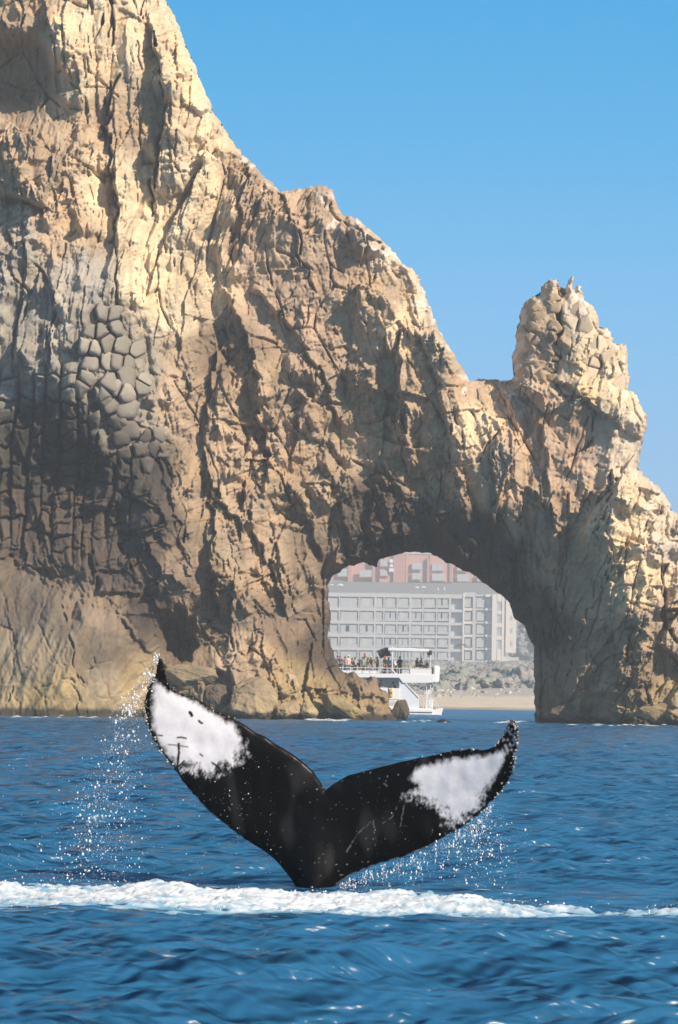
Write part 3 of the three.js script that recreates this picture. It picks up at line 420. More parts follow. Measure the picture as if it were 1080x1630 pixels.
const tailSD = (x, y) => { const s = tailSD0(x, y); if (s > 8 || s < -8 || y > 1380) return s; const k = Math.max(sstep(420, 300, x), sstep(640, 720, x)); return s + k * (1.7 * n2(x / 7, y / 7, 301) + .9 * n2(x / 3, y / 3, 302)) + .4 * n2(x / 14, y / 14, 303); };
const whiteA = polySD([[247, 1083], [268, 1099], [301, 1111], [326, 1127], [351, 1141], [376, 1155], [381, 1168], [389, 1184], [390, 1196], [374, 1220], [351, 1223], [332, 1234], [317, 1232], [298, 1222], [281, 1228], [264, 1200], [249, 1174], [241, 1146], [243, 1118]]);
const whiteB = polySD([[664, 1222], [692, 1213], [720, 1207], [754, 1205], [786, 1200], [801, 1193], [806, 1200], [799, 1220], [786, 1240], [772, 1260], [775, 1274], [754, 1296], [731, 1312], [712, 1314], [702, 1294], [682, 1278], [661, 1271], [645, 1268], [667, 1250], [652, 1240]]);
const tailMarks = [[1.6, [285, 1184], [285.5, 1196], [284, 1208], [283, 1224]], [.9, [283, 1222], [289, 1216], [294, 1211]], [.9, [283, 1174], [290, 1173.6], [297, 1175.4]], [2, [303, 1134], [304.5, 1136], [306, 1139]], [1.2, [317, 1147], [321, 1151], [323, 1151]], [.35, [268, 1185], [284, 1186.5], [300, 1189]], [.6, [252, 1170], [259, 1171]], [.9, [319, 1200], [323, 1203]], [1.2, [338, 1214], [346, 1219], [352, 1226]]];
const tailRim = [[1.2, [530, 1417], [538, 1406], [559, 1392], [593, 1378], [644, 1363], [685, 1346], [727, 1322]], [.8, [310, 1266], [332, 1291], [357, 1311], [389, 1335]]];
const tailScratch = [[.9, [552, 1356], [568, 1328], [590, 1308]], [.9, [594, 1300], [598, 1345]], [.8, [634, 1345], [640, 1300], [646, 1270]], [.8, [610, 1310], [625, 1300], [632, 1285]], [1, [612, 1247], [618, 1252]], [.8, [364, 1284], [370, 1294]]];
const segs = (list, x, y) => { let r = 9; for (const [w, ...p] of list) for (let i = 0; i < p.length - 1; i++) { const ex = p[i + 1][0] - p[i][0], ey = p[i + 1][1] - p[i][1], wx = x - p[i][0], wy = y - p[i][1], t = clamp((wx * ex + wy * ey) / (ex * ex + ey * ey)); r = Math.min(r, Math.hypot(wx - ex * t, wy - ey * t) - w); } return r; };
function tailTint(x, y) {
  const ed = sstep(1.5, 5, tailSD0(x, y));
  const fr = 5 * n2(x / 17, y / 17, 311) + 6 * n2(x / 7, y / 10, 312) + 4 * n2(x / 3, y / 4, 313);
  const low = x < 500 ? sstep(1170, 1225, y + (x - 300) * .2) : sstep(1245, 1275, y);
  const a = Math.max(whiteA(x, y), whiteB(x, y)) - 1.5 - 3 * low + fr * (.5 + 1.3 * low) + 5 * low * n2((x + y * .6) / 3, (y - x * .4) / 26, 323);
  let k = sstep(-6 - 6 * low, 6 + 4 * low, a) * ed;
  const mk = segs(tailMarks, x + .8 * n2(x / 4, y / 4, 317), y); k *= sstep(-.2, 1, mk);
  k *= 1 - .55 * low * sstep(.1, .5, n2(x / 4, y / 5, 314)) * sstep(18, 2, Math.max(whiteA(x, y), whiteB(x, y)));
  let w = mix(.003, .74 + .07 * n2(x / 24, y / 24, 324) + .04 * n2(x / 6, y / 8, 325), k);
  const rim = (x < 440 ? sstep(70, 10, tailSD0(x, y)) : sstep(80, 10, tailSD0(x, y))) * sstep(1200, 1250, y + Math.abs(x - 498) * .15);
  if (k < .5) { const sp = sstep(.7, .8, n2(x / 3.4, y / 3.4, 315)) * rim; w = mix(w, .3, sp); w = Math.max(w, .13 * sstep(-.35, .1, n2(x / 9, y / 9, 320)) * sstep(.6, -.5, segs(tailScratch, x + n2(x / 6, y / 6, 318), y))); w = Math.max(w, .02 * sstep(.1, .8, n2(x / 30, y / 80, 319))); }
  if (x > 800 && y < 1200) { const q = sstep(-.05, .3, n2(x / 6, y / 8, 316)); w = mix(w, .5, q * .8); }
  w = Math.max(w, .42 * sstep(1, -.5, segs(tailRim, x, y)) * sstep(-.5, .2, n2(x / 9, y / 9, 326)));
  return [w * 1.0, w * .965, w * 1.0];
}
function tailMid(x, y) { const u = (x - 498) / 300, up = clamp((1420 - y) / 350); return .32 * u * u + .10 * u + .35 * up * up - .04 * (x < 498 ? sstep(498, 300, x) : 0); }    // metres towards the viewer
function tailThick(x, y, s) { const R = 40, k = 1 - clamp(s / R), root = Math.exp(-(((x - 499) / 36) ** 2)) * sstep(1270, 1420, y), mid = sstep(330, 40, Math.abs(x - 498)); return (Math.sqrt(1 - k * k) * (.035 + .05 * mid) + root * .17 * Math.sqrt(clamp(s / 22))) ; }
const whale = thing('whale', 'black humpback whale fluke with white patches raised upright out of white foam', 'whale', at(498, 1428, WD));
{
  const O = whale.position;
  const front = (x, y, s) => { const p = at(x, y, WD - tailMid(x, y)); const bump = s > 0 ? .007 * n2(x / 22, y / 26, 321) + .0006 * n2(x / 5, y / 5, 322) : 0; return [p.x - O.x, p.y - O.y, p.z + tailThick(x, y, s) + bump - O.z]; };
  const back = (x, y, s) => { const p = at(x, y, WD - tailMid(x, y)); return [p.x - O.x, p.y - O.y, p.z - tailThick(x, y, s) - O.z]; };
  const f = reliefGrid(222, 1040, 832, 1490, 1.3, tailSD, front, tailTint), b = reliefGrid(222, 1040, 832, 1490, 1.3, tailSD, back, () => [.012, .012, .013], true);
  const n = f.pos.length / 3, pos = new Float32Array(f.pos.length + b.pos.length), col = new Float32Array(pos.length); pos.set(f.pos); pos.set(b.pos, f.pos.length); col.set(f.col); col.set(b.col, f.col.length);
  const idx = [...f.lists[0]]; for (const v of b.lists[0]) idx.push(v + n);
  const skin = new THREE.MeshPhysicalMaterial({ vertexColors: true, roughness: .46, specularIntensity: .16, clearcoat: .05, clearcoatRoughness: .2 });
  mesh('tail_flukes', buildGeo(pos, idx, col), skin, whale);
  // barnacles on the edges and tips
  const R = rng(41), parts = [], ball = new THREE.IcosahedronGeometry(1, 1), m4 = new THREE.Matrix4(), q = new THREE.Quaternion();
  const put = (x, y, r, tone) => { const p = at(x, y, WD - tailMid(x, y)), g = ball.clone(); q.setFromEuler(new THREE.Euler(R() * 6, R() * 6, R() * 6)); m4.compose(new THREE.Vector3(p.x - O.x, p.y - O.y, p.z - O.z + .03), q, new THREE.Vector3(r * (.7 + R() * .6), r * (.7 + R() * .6), r)); g.applyMatrix4(m4); const c = new Float32Array(g.attributes.position.count * 3); for (let i = 0; i < c.length; i += 3) { c[i] = tone[0]; c[i + 1] = tone[1]; c[i + 2] = tone[2]; } g.setAttribute('color', new THREE.BufferAttribute(c, 3)); parts.push(g); };
  const along = (a, b, n, spread, r0) => { for (let k = 0; k < n; k++) { const u = R() * (b - a) + a, i = Math.floor(u), t = u - i, p = tailLine[i % tailLine.length], w = tailLine[(i + 1) % tailLine.length], x = mix(p[0], w[0], t) + (R() - .5) * spread, y = mix(p[1], w[1], t) + (R() - .5) * spread; if (tailSD0(x, y) < -2.5) continue; const z = R(); put(x, y, (r0 + R() * r0) / WPX, z < .5 ? [.03, .03, .032] : z < .8 ? [.30, .25, .19] : [.55, .48, .38]); } };
  along(59, 64, 60, 6, 1.0); along(0, 8, 26, 5, .9); along(22, 31, 30, 5, .9); along(30, 36, 80, 9, 1.1); along(36, 40, 22, 7, .8);
  mesh('barnacles', mergeGeometries(parts), new THREE.MeshStandardMaterial({ vertexColors: true, roughness: .6 }), whale, { kind: 'stuff', label: 'barnacles crusting the fluke edges and tips' });
}
// ---------------------------------------------------------------- foam and spray
{
  const billow = (x, z, s) => Math.min(1, Math.abs(n2(x, z, s)) * 2.2);
  const mask = (x, z) => {
    const wx = x + .3 * n2(x / .8, z / .8, 331) + .12 * n2(x / .25, z / .25, 332), wz = z + .7 * n2(x / 1.5, z / 1.1, 333) + .25 * n2(x / .4, z / .25, 334), right = sstep(.4, 3.2, wx);
    const c = -41.7 + .08 * wx + .35 * n2(x / 2.2, 7.7, 330), hw = mix(2.9, 2.3, right) + .9 * n2(x / 1.2, 2.2, 329);
    const m = 1 - Math.abs(wz - c) / Math.max(hw, .4), streak = n2(x / 1.1, z / .22, 335) + .6 * n2(x / .45, z / .12, 338);
    return m - .12 - mix(.5, 1.25, right) * Math.max(0, streak + mix(-.12, .28, right)) * sstep(1.05, .55, m) - .56 * right - .5 * Math.max(0, n2(x / 1.9, z / 1.3, 328)) * sstep(.9, .3, m);
  };
  const sd = (x, z) => { const m = mask(x, z); return (m + (.28 + .5 * sstep(.55, 0, m)) * n2(x / .26, z / .15, 336) + .22 * n2(x / .09, z / .06, 337) - .16) * .5; };
  const puffs = (x, z, m) => { const wx = x + .12 * n2(x / .3, z / .3, 351), wz = z + .1 * n2(x / .3, z / .3, 352); return .6 * (.055 * billow(wx / .55, wz / .3, 342) * (.2 + .8 * m) + .045 * billow(wx / .24, wz / .15, 347) + .03 * billow(wx / .11, wz / .085, 343) + .014 * billow(wx / .055, wz / .05, 348)); };
  const place = (x, z, s) => {
    const m = clamp(mask(x, z) * 1.5), k = Math.sqrt(m) * sstep(0, .14, s), swell = Math.max(.05, .5 + 1.1 * n2(x / 1.3 + 3, z / 1.1, 339)) * mix(1.25, .5, sstep(.2, 3, x)) * (1 - .85 * Math.exp(-(((x + .3) / .9) ** 2))), rear = sstep(-39.6, -42, z) * sstep(-46.2, -43.8, z);
    const h = k * (.008 + .10 * m * swell * rear * (.4 + .6 * billow(x / 1.1, z / .6, 341)) + puffs(x, z, m));
    return [x, seaAt(x, z, .2) + .006 + Math.max(0, h), z];
  };
  const tint = (x, z, s) => { const u = sstep(-.05, .45, mask(x, z) + .2 * n2(x / .4, z / .25, 346)), t = sstep(-.02, .25, s + .16 * n2(x / .22, z / .16, 345)) * (.35 + .65 * u) * (.5 + .5 * sstep(.012, .045, puffs(x, z, .6))); return [mix(.14, .60, t), mix(.31, .625, t), mix(.44, .65, t)]; };
  const f = reliefGrid(-5, -46.4, 5, -37.6, .0225, sd, place, tint, true);
  let flip = f.lists[0]; const g = buildGeo(f.pos, flip, f.col); if (g.attributes.normal.array[1] < 0) { for (let i = 0; i < flip.length; i += 3) { const t = flip[i]; flip[i] = flip[i + 1]; flip[i + 1] = t; } g.setIndex(new THREE.BufferAttribute(new Uint32Array(flip), 1)); g.computeVertexNormals(); }
  tag(mesh('white_foam', g, new THREE.MeshStandardMaterial({ vertexColors: true, roughness: .85, side: THREE.DoubleSide }), scene, { kind: 'stuff' }), 'band of churned white foam round the foot of the whale fluke', 'foam');

  const R = rng(99), gauss = () => (R() + R() + R() - 1.5) * 1.15, drop = new THREE.IcosahedronGeometry(1, 1);
  const white = new THREE.MeshStandardMaterial({ color: new THREE.Color().setRGB(.9, .92, .94), roughness: .3 });
  const cloud = (name, label, list) => { const im = new THREE.InstancedMesh(drop, white, list.length), m = new THREE.Matrix4(); im.name = name; list.forEach((d, i) => { m.makeScale(d[3], d[3] * (d[4] || 1), d[3]); m.setPosition(d[0], d[1], d[2]); im.setMatrixAt(i, m); }); tag(im, label, 'spray', { kind: 'stuff' }); scene.add(im); };
  const size = () => (.0022 + .0085 * Math.pow(R(), 7)) , L = [];
  const clump = (x, y, n, sx, sy) => { for (let i = 0; i < n; i++) { const p = at(x + gauss() * sx, y + gauss() * sy, WD - .2 + gauss() * .8); L.push([p.x, p.y, p.z, size() * (.8 + .9 * R()), 1 + R() * .5]); } };
  // curtain of drops under the left tip
  for (let i = 0; i < 1700; i++) { const t = Math.pow(R(), .8), y = 1075 + t * 330, x = 225 - t * 85 + gauss() * (14 + 62 * t), p = at(x, y, WD - .3 + gauss() * .9); L.push([p.x, p.y, p.z, size(), 1 + R() * .6]); }
  for (let i = 0; i < 120; i++) { const t = R(); clump(212 - t * 75 + gauss() * 22, 1090 + t * 270, 1 + R() * 5 | 0, 2.5, 3); }
  for (let i = 0; i < 700; i++) { const p = at(R() * 440, 1200 + R() * 200, WD + gauss() * 1.2); L.push([p.x, p.y, p.z, size() * .7, 1]); }
  clump(238, 1075, 150, 9, 16); clump(250, 1050, 60, 5, 7); clump(222, 1110, 90, 12, 16); clump(206, 1128, 90, 14, 8);
  cloud('falling_spray', 'sparkling drops of water falling from the left fluke tip', L.splice(0));
  const edge = [[540, 1405], [560, 1393], [593, 1379], [644, 1364], [686, 1347], [727, 1323], [761, 1299], [788, 1271]];
  for (let i = 0; i < 420; i++) { const u = R() * 6.99, k = u | 0, t = u - k, x = mix(edge[k][0], edge[k + 1][0], t), y = mix(edge[k][1], edge[k + 1][1], t), len = R() * R() * 60; for (let q = 0; q < 3; q++) { const p = at(x - len * .18 + gauss() * 1.6, y + 2 + len + q * (2 + R() * 4), WD - .15 + gauss() * .2); L.push([p.x, p.y, p.z, size() * .9, 1.6 + R()]); } }
  for (let i = 0; i < 520; i++) { const p = at(760 + gauss() * 60, 1350 + gauss() * 50, WD - .2 + gauss() * .6); if (p.y > .02) L.push([p.x, p.y, p.z, size() * 1.1, 1 + R() * .6]); }
  for (let i = 0; i < 26; i++) clump(740 + R() * 70, 1310 + R() * 95, 2 + R() * 5 | 0, 3, 4);
  cloud('dripping_spray', 'drops and threads of water dripping off the right fluke lower edge', L.splice(0));
  for (let i = 0; i < 2600; i++) { const x = -4.6 + R() * 9.2, z = -45.2 + R() * 6.0, m = mask(x, z); if (m < .0) continue; L.push([x,   .05 + .16 * Math.sqrt(clamp(m)) * R() + .10 * R() * R() * R(), z, size() * 1.1, 1]); }
  cloud('foam_spatter', 'white spatter tossed up along the foam band', L.splice(0));
  // wet glints on the fluke
  for (let i = 0; i < 80; i++) { const left = R() < .55, x = left ? 300 + R() * 140 : 560 + R() * 190, y = left ? 1200 + R() * 130 : 1270 + R() * 85; if (tailSD0(x, y) < 4 || Math.max(whiteA(x, y), whiteB(x, y)) > 4) continue; const p = at(x, y, WD - tailMid(x, y)), th = tailThick(x, y, tailSD0(x, y)); L.push([p.x, p.y, p.z + th + .003, size() * .6, 1]); }
  cloud('clinging_drops', 'beads of water clinging to the black fluke skin', L.splice(0));
}
{ // thin broken foam where the swell meets the rock
  const R = rng(131), pos = [], idx = [];
  for (const [x0, x1, y, n] of [[490, 552, 1149, 34], [640, 690, 1151, 7], [792, 830, 1152, 16], [900, 1060, 1157, 14], [20, 160, 1144, 10]]) for (let i = 0; i < n; i++) {
    const c = onWater(x0 + (x1 - x0) * R(), y + (R() - .3) * 2.2 + .0157 * 0), r = .08 + .26 * R() * R(), b = pos.length / 3, h = .14 + seaAt(c.x, c.z, 1.2); pos.push(c.x, h + .05, c.z);
    for (let k = 0; k < 9; k++) { const a = k / 9 * 6.283, q = r * (.5 + R()); pos.push(c.x + Math.cos(a) * q * 2.4, h, c.z + Math.sin(a) * q); idx.push(b, b + 1 + (k + 1) % 9, b + 1 + k); }
  }
  tag(mesh('shore_foam', buildGeo(pos, idx), std(.6, .64, .66, .9, { side: THREE.DoubleSide }), scene, { kind: 'stuff' }), 'thin flecks of white foam along the foot of the rock', 'foam');
}
// ---------------------------------------------------------------- beach, hill and hotels beyond the arch
const DH = 2000, DT = 2190;
{
  const prof = [[560, -1.2], [618, -.05], [640, .9], [690, 1.9], [745, 3.0], [800, 3.8], [1300, 9], [1850, 15], [2040, 16.5], [2085, 55], [2110, 56.5], [2180, 58], [2230, 69], [2320, 84], [2500, 90], [3300, 88]];
  const hAt = d => { let k = 0; while (k < prof.length - 2 && prof[k + 1][0] < d) k++; const a = prof[k], b = prof[k + 1]; return mix(a[1], b[1], clamp((d - a[0]) / (b[0] - a[0]))); };
  globalThis.landAt = (x, d) => { const e = d + 8 * n2(x / 40, 3.3, 401) * (d < 760 ? 1 : 3) - .004 * x * 0; return hAt(e) + (d > 700 ? clamp((d - 700) / 60) * (.9 * n2(x / 14, d / 14, 402) + 1.8 * n2(x / 60, d / 60, 403)) : .06 * n2(x / 4, d / 4, 404)); };
  const pos = [], col = [], idx = [], xs = [], ds = [];
  for (let x = -520; x <= 700; x += x > -60 && x < 110 ? 2 : 12) xs.push(x);
  for (let d = 560; d < 3200; d *= d < 760 ? 1.0022 : 1.009) ds.push(d);
  for (const d of ds) for (const x of xs) {
    const h = landAt(x, d); pos.push(x, h, -d);
    const rub = sstep(690, 712, d + 14 * n2(x / 9, d / 9, 405)), veg = sstep(735, 765, d + 10 * n2(x / 12, d / 12, 406)), v = 1 + .12 * n2(x / 5, d / 5, 407) + .1 * n2(x / 1.5, d / 3, 408), wet = sstep(628, 619, d + 2 * n2(x / 8, 1, 409));
    const a = [mix(.62, .40, rub), mix(.50, .37, rub), mix(.37, .32, rub)];
    const b = [mix(a[0], .31, veg), mix(a[1], .305, veg), mix(a[2], .285, veg)];  // scrub ground greyed, part of the haze put into its colour
    const w = v * (1 - .45 * wet); col.push(b[0] * w, b[1] * w, b[2] * w);
  }
  const nx = xs.length; for (let j = 0; j < ds.length - 1; j++) for (let i = 0; i < nx - 1; i++) { const a = j * nx + i; idx.push(a, a + 1, a + nx, a + 1, a + nx + 1, a + nx); }
  tag(mesh('beach_and_hill', buildGeo(pos, idx, col), new THREE.MeshStandardMaterial({ vertexColors: true, roughness: .95, side: THREE.DoubleSide }), scene, { kind: 'structure' }), 'pale sand beach rising to a scrubby hill beyond the arch', 'beach');
}
const boxGeo = new Map();
function boxAt(name, x0, y0, x1, y1, dist, deep, mat, parent, extra) {       // a box whose front fills that part of the picture at that distance
  const c = at((x0 + x1) / 2, (y0 + y1) / 2, dist), s = FOCAL / dist, w = (x1 - x0) / s, h = (y1 - y0) / s, key = [w.toFixed(3), h.toFixed(3), deep].join();
  if (!boxGeo.has(key)) boxGeo.set(key, new THREE.BoxGeometry(w, h, deep));
  const m = mesh(name, boxGeo.get(key), mat, parent, extra); m.position.set(c.x, c.y, c.z - deep / 2);
  let p = parent; while (p && p !== scene) { m.position.sub(p.position); p = p.parent; }
  return m;
}
const M = {
  slab: std(.53, .515, .51), render: std(.72, .66, .61), grey: std(.50, .49, .49), recess: std(.50, .505, .515), glass: std(.42, .435, .45, .6), glassB: std(.46, .465, .475, .6), terra: std(.58, .31, .24), terraD: std(.48, .255, .205), pale: std(.62, .58, .52), white: std(.8, .79, .77, .6), bark: std(.2, .15, .1), frond: std(.10, .12, .05)  // recess and glass paled towards the slab, so colours carry part of the haze
};
{
  const g = thing('hotel', 'long pale grey hotel of stacked balcony floors behind the beach', 'hotel', at(640, 1062, DH));
  const rows = [948, 970, 991, 1012, 1033, 1053];
  boxAt('wall', 425, 946, 760, 1072, DH + 3.2, 15, M.recess, g);
  rows.forEach((y, i) => boxAt('floor_slab', 425, y - (i ? 2.2 : 4), 736.5, y + 2.2, DH, 3.15, M.slab, g));
  const cols = [433, 452, 471, 491, 512, 540, 571, 597, 611, 632, 653, 673, 695, 716];
  cols.forEach((x, i) => boxAt('column', x - (i % 3 === 1 ? 1.7 : 1.1), 950.3, x + (i % 3 === 1 ? 1.7 : 1.1), 1064, DH + .12, 2.9, i % 3 === 1 ? M.slab : M.grey, g));
  const R = rng(61);
  for (let r = 0; r < 5; r++) for (let c = 0; c < cols.length - 1; c++) {
    const x0 = cols[c] + 2.4, x1 = cols[c + 1] - 2.4, w = x1 - x0, y0 = rows[r] + 4, y1 = rows[r + 1] - 3.2, t = R();
    const f = boxAt('window', x0, y0, x1, y1, DH + .7, .18, t < .6 ? M.glass : M.glassB, g);
    if (w > 8) boxAt('curtain', x0 + w * (.1 + .5 * R()), y0 + .6, x0 + w * (.1 + .5 * R()) + 3, y1 - .6, DH + .6, .08, R() < .5 ? M.grey : M.slab, f);
    boxAt('balustrade', cols[c] + 1.9, y1 - 3.5, cols[c + 1] - 1.9, y1 + .8, DH + .3, .06, M.glassB, g);
  }
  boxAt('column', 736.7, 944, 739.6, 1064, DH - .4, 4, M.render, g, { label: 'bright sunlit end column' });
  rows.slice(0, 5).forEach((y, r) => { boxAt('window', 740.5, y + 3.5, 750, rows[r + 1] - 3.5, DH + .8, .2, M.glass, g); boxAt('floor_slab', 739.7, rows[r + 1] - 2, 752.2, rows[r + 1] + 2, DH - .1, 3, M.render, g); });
  boxAt('parapet', 739.7, 943, 757.3, 950, DH - .1, 3, M.slab, g);
  boxAt('pier', 752.4, 950.1, 757.3, 1064, DH - .1, 3.2, M.grey, g);
  boxAt('wall', 757.4, 948, 786, 1064, DH + 4, 12, M.recess, g);
  rows.forEach((y, r) => { boxAt('floor_slab', 757.5, y - 1.4, 773, y + 1.4, DH + .8, 3, M.grey, g); boxAt('floor_slab', 773.1, y - 2, 783.2, y + 2, DH, 3.8, M.render, g); if (r < 5) { boxAt('window', 759, y + 3, 772, rows[r + 1] - 3, DH + 1.6, .2, M.glassB, g); boxAt('window', 774, y + 3, 782, rows[r + 1] - 3, DH + 1.6, .2, M.glass, g); } });
  // sunlit end tower, its window openings framed by the wall pieces
  const wy = [[958, 972], [978, 992], [998.5, 1012], [1018.5, 1033]], TD = DH - 2;
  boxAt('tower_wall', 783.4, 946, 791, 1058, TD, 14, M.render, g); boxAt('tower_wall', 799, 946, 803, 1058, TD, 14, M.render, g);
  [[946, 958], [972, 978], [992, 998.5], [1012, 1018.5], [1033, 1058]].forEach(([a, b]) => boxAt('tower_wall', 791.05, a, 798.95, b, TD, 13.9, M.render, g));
  wy.forEach(([a, b]) => { const w = boxAt('window', 791.05, a + .05, 798.95, b - .05, TD + .5, .2, M.glass, g); boxAt('sash', 794.6, a + .1, 795.4, b - .1, TD + .4, .09, M.grey, w); });
  boxAt('gap_wall', 803.1, 948, 805.4, 1058, TD + 3, 10, M.grey, g);
  boxAt('tower_wall', 805.5, 945, 822.5, 1039, TD + 1, 13, M.render, g);
  [[980, 987], [1000, 1007], [1021, 1028]].forEach(([a, b]) => boxAt('window', 813, a, 816.4, b, TD + .8, .19, M.glass, g));
  boxAt('terrace_wall', 757, 1058.2, 786, 1074, DH + .5, 6, M.grey, g); boxAt('terrace_wall', 788, 1058.2, 801, 1074, TD + .5, 6, M.render, g); boxAt('terrace_wall', 801.2, 1046, 826, 1074, TD + 2.5, 6, M.slab, g);
}
{
  const g = thing('terracotta_building', 'terracotta building with grey windows on the hill above the hotel', 'building', at(640, 926, DT));
  const blocks = [[480, 892, 560, 927, 0], [560.5, 886, 604, 927, 1.5], [604.5, 872, 626, 927, -.8], [646.5, 882, 684, 927, 0], [684.5, 884, 722, 927, -1], [722.5, 894, 790, 927, .6]];
  blocks.forEach(b => boxAt('wall', b[0], b[1], b[2], b[3], DT + b[4], 12, M.terra, g));
  boxAt('stair_tower', 626.5, 868, 646, 927, DT - 2.5, 14, M.terraD, g);
  [[538, 905, 553, 917], [573, 907, 592, 918], [605.5, 892, 618, 901], [605.5, 908, 618, 916], [656, 896, 672, 906], [656, 912, 672, 922], [688, 898, 705, 908], [688, 913, 708, 924], [728, 914, 747, 925], [728, 898, 747, 908], [495, 906, 520, 917], [760, 914, 776, 925]].forEach(([a, b, c, d]) => { const w = boxAt('window', a, b, c, d, DT - 2, .9, M.glassB, g); boxAt('sash', (a + c) / 2 - .5, b + .2, (a + c) / 2 + .5, d - .2, DT - 2.1, .09, M.grey, w); boxAt('sill', a - 1, d + .1, c + 1, d + 1.1, DT - 2.3, 1.2, M.terraD, w); });
  [[554, 559], [593, 598], [640, 645], [680, 684], [716, 721]].forEach(([a, b]) => boxAt('pier', a, 888, b, 927, DT - 2.2, 2.5, M.terraD, g));
  boxAt('roof', 600, 868.5, 690, 874, DT + 1, 12, M.pale, g); boxAt('roof', 646.5, 877, 690, 881.8, DT - .5, 12, M.pale, g); boxAt('roof', 690.2, 880, 724, 883.8, DT - .5, 12, M.pale, g);
  [[621, 890, 626, 896], [621, 898, 626, 903], [620, 904.5, 627, 910]].forEach(([a, b, c, d]) => boxAt('white_panel', a, b, c, d, DT - 3.2, .8, M.white, g));
  boxAt('podium', 470, 927.1, 800, 946, DT - 4, 16, std(.24, .24, .235), g);
}
function umbrella(name, px, py, w, dist, label, closed, group) {
  const g = thing(name, label, 'umbrella', at(px, py + 8, dist), group ? { group } : null), s = FOCAL / dist, top = at(px, py, dist).y - g.position.y;
  const pts = closed ? [[.12, -2.0], [.42, -1.7], [.30, -.8], [.1, 0]] : [[w / s / 2, -w / s * .22], [w / s / 2.1, -w / s * .20], [w / s / 4, -w / s * .07], [.06, 0]];
  const geo = new THREE.LatheGeometry(pts.map(p => new THREE.Vector2(p[0], p[1])), 8); geo.translate(0, top, 0);
  mesh('canopy', geo, new THREE.MeshStandardMaterial({ color: new THREE.Color().setRGB(.82, .8, .77), roughness: .8, side: THREE.DoubleSide }), g);
  const pole = new THREE.CylinderGeometry(.05, .05, top + 1, 6); pole.translate(0, top / 2 - .5, 0); mesh('pole', pole, M.pale, g);
}
umbrella('beach_umbrella', 528, 929.5, 9, 2106, 'open white umbrella at the left end of the roof terrace, cut by the arch', false);
umbrella('beach_umbrella', 542, 929, 13, 2104, 'wide open white umbrella on the roof terrace, second from the left', false);
umbrella('beach_umbrella', 664, 933.5, 9, 2104, 'open white umbrella of the middle terrace pair, left one', false);
umbrella('beach_umbrella', 674.5, 933, 10, 2104, 'open white umbrella of the middle terrace pair, right one', false);
umbrella('closed_umbrella', 697.5, 934, 4, 2104, 'closed white umbrella on the roof terrace, left of the closed pair', true);
umbrella('closed_umbrella', 707.5, 934, 4, 2104, 'closed white umbrella on the roof terrace, right of the closed pair', true);
umbrella('terrace_umbrella', 745.5, 1056.5, 13, 1930, 'open white umbrella at the foot of the hotel, left of its pair', false);
umbrella('terrace_umbrella', 757.5, 1056.5, 13, 1930, 'open white umbrella at the foot of the hotel, right of its pair', false);
{ // palm in front of the hotel
  const D = 1950, base = at(733, 1066, D), g = thing('palm_tree', 'lone palm tree standing before the grey hotel', 'palm tree', base), top = at(733, 1026, D).y - base.y, R = rng(5);
  const tr = new THREE.CylinderGeometry(.22, .34, top, 7, 4); tr.translate(0, top / 2, 0); mesh('trunk', tr, M.bark, g);
  const pos = [], idx = []; for (let k = 0; k < 26; k++) { const a = R() * 6.28, up = .3 + R() * 1.1, L = 4.2 + R() * 2.3; for (let i = 0; i < 7; i++) { const t = i / 6, x = Math.cos(a) * L * t, z = Math.sin(a) * L * t, y = top + up * t * 2.2 - 3.2 * t * t, w = .34 * Math.sin(Math.PI * (t * .9 + .08)); pos.push(x - Math.sin(a) * w, y - .12, z + Math.cos(a) * w, x, y, z, x + Math.sin(a) * w, y - .12, z - Math.cos(a) * w); if (i) { const b = (k * 7 + i) * 3; for (const o of [0, 1]) idx.push(b + o - 3, b + o - 2, b + o, b + o - 2, b + o + 1, b + o); } } }
  mesh('crown', buildGeo(pos, idx), new THREE.MeshStandardMaterial({ color: new THREE.Color().setRGB(.12, .13, .06), roughness: .9, side: THREE.DoubleSide }), g);
}
{ // white house at the right, half behind the pillar
  const D = 1400, g = thing('white_house', 'low white house half hidden behind the rock pillar', 'house', at(842, 1087, D));
  boxAt('wall', 829, 1072, 862, 1092, D, 8, M.white, g); boxAt('chimney', 841, 1066, 847, 1071.9, D + 1, 3, M.white, g); boxAt('roof', 828.4, 1070.9, 840.8, 1071.95, D - .3, 9, M.pale, g); boxAt('window', 846, 1077, 850, 1083, D - .1, .25, M.glass, g);
}
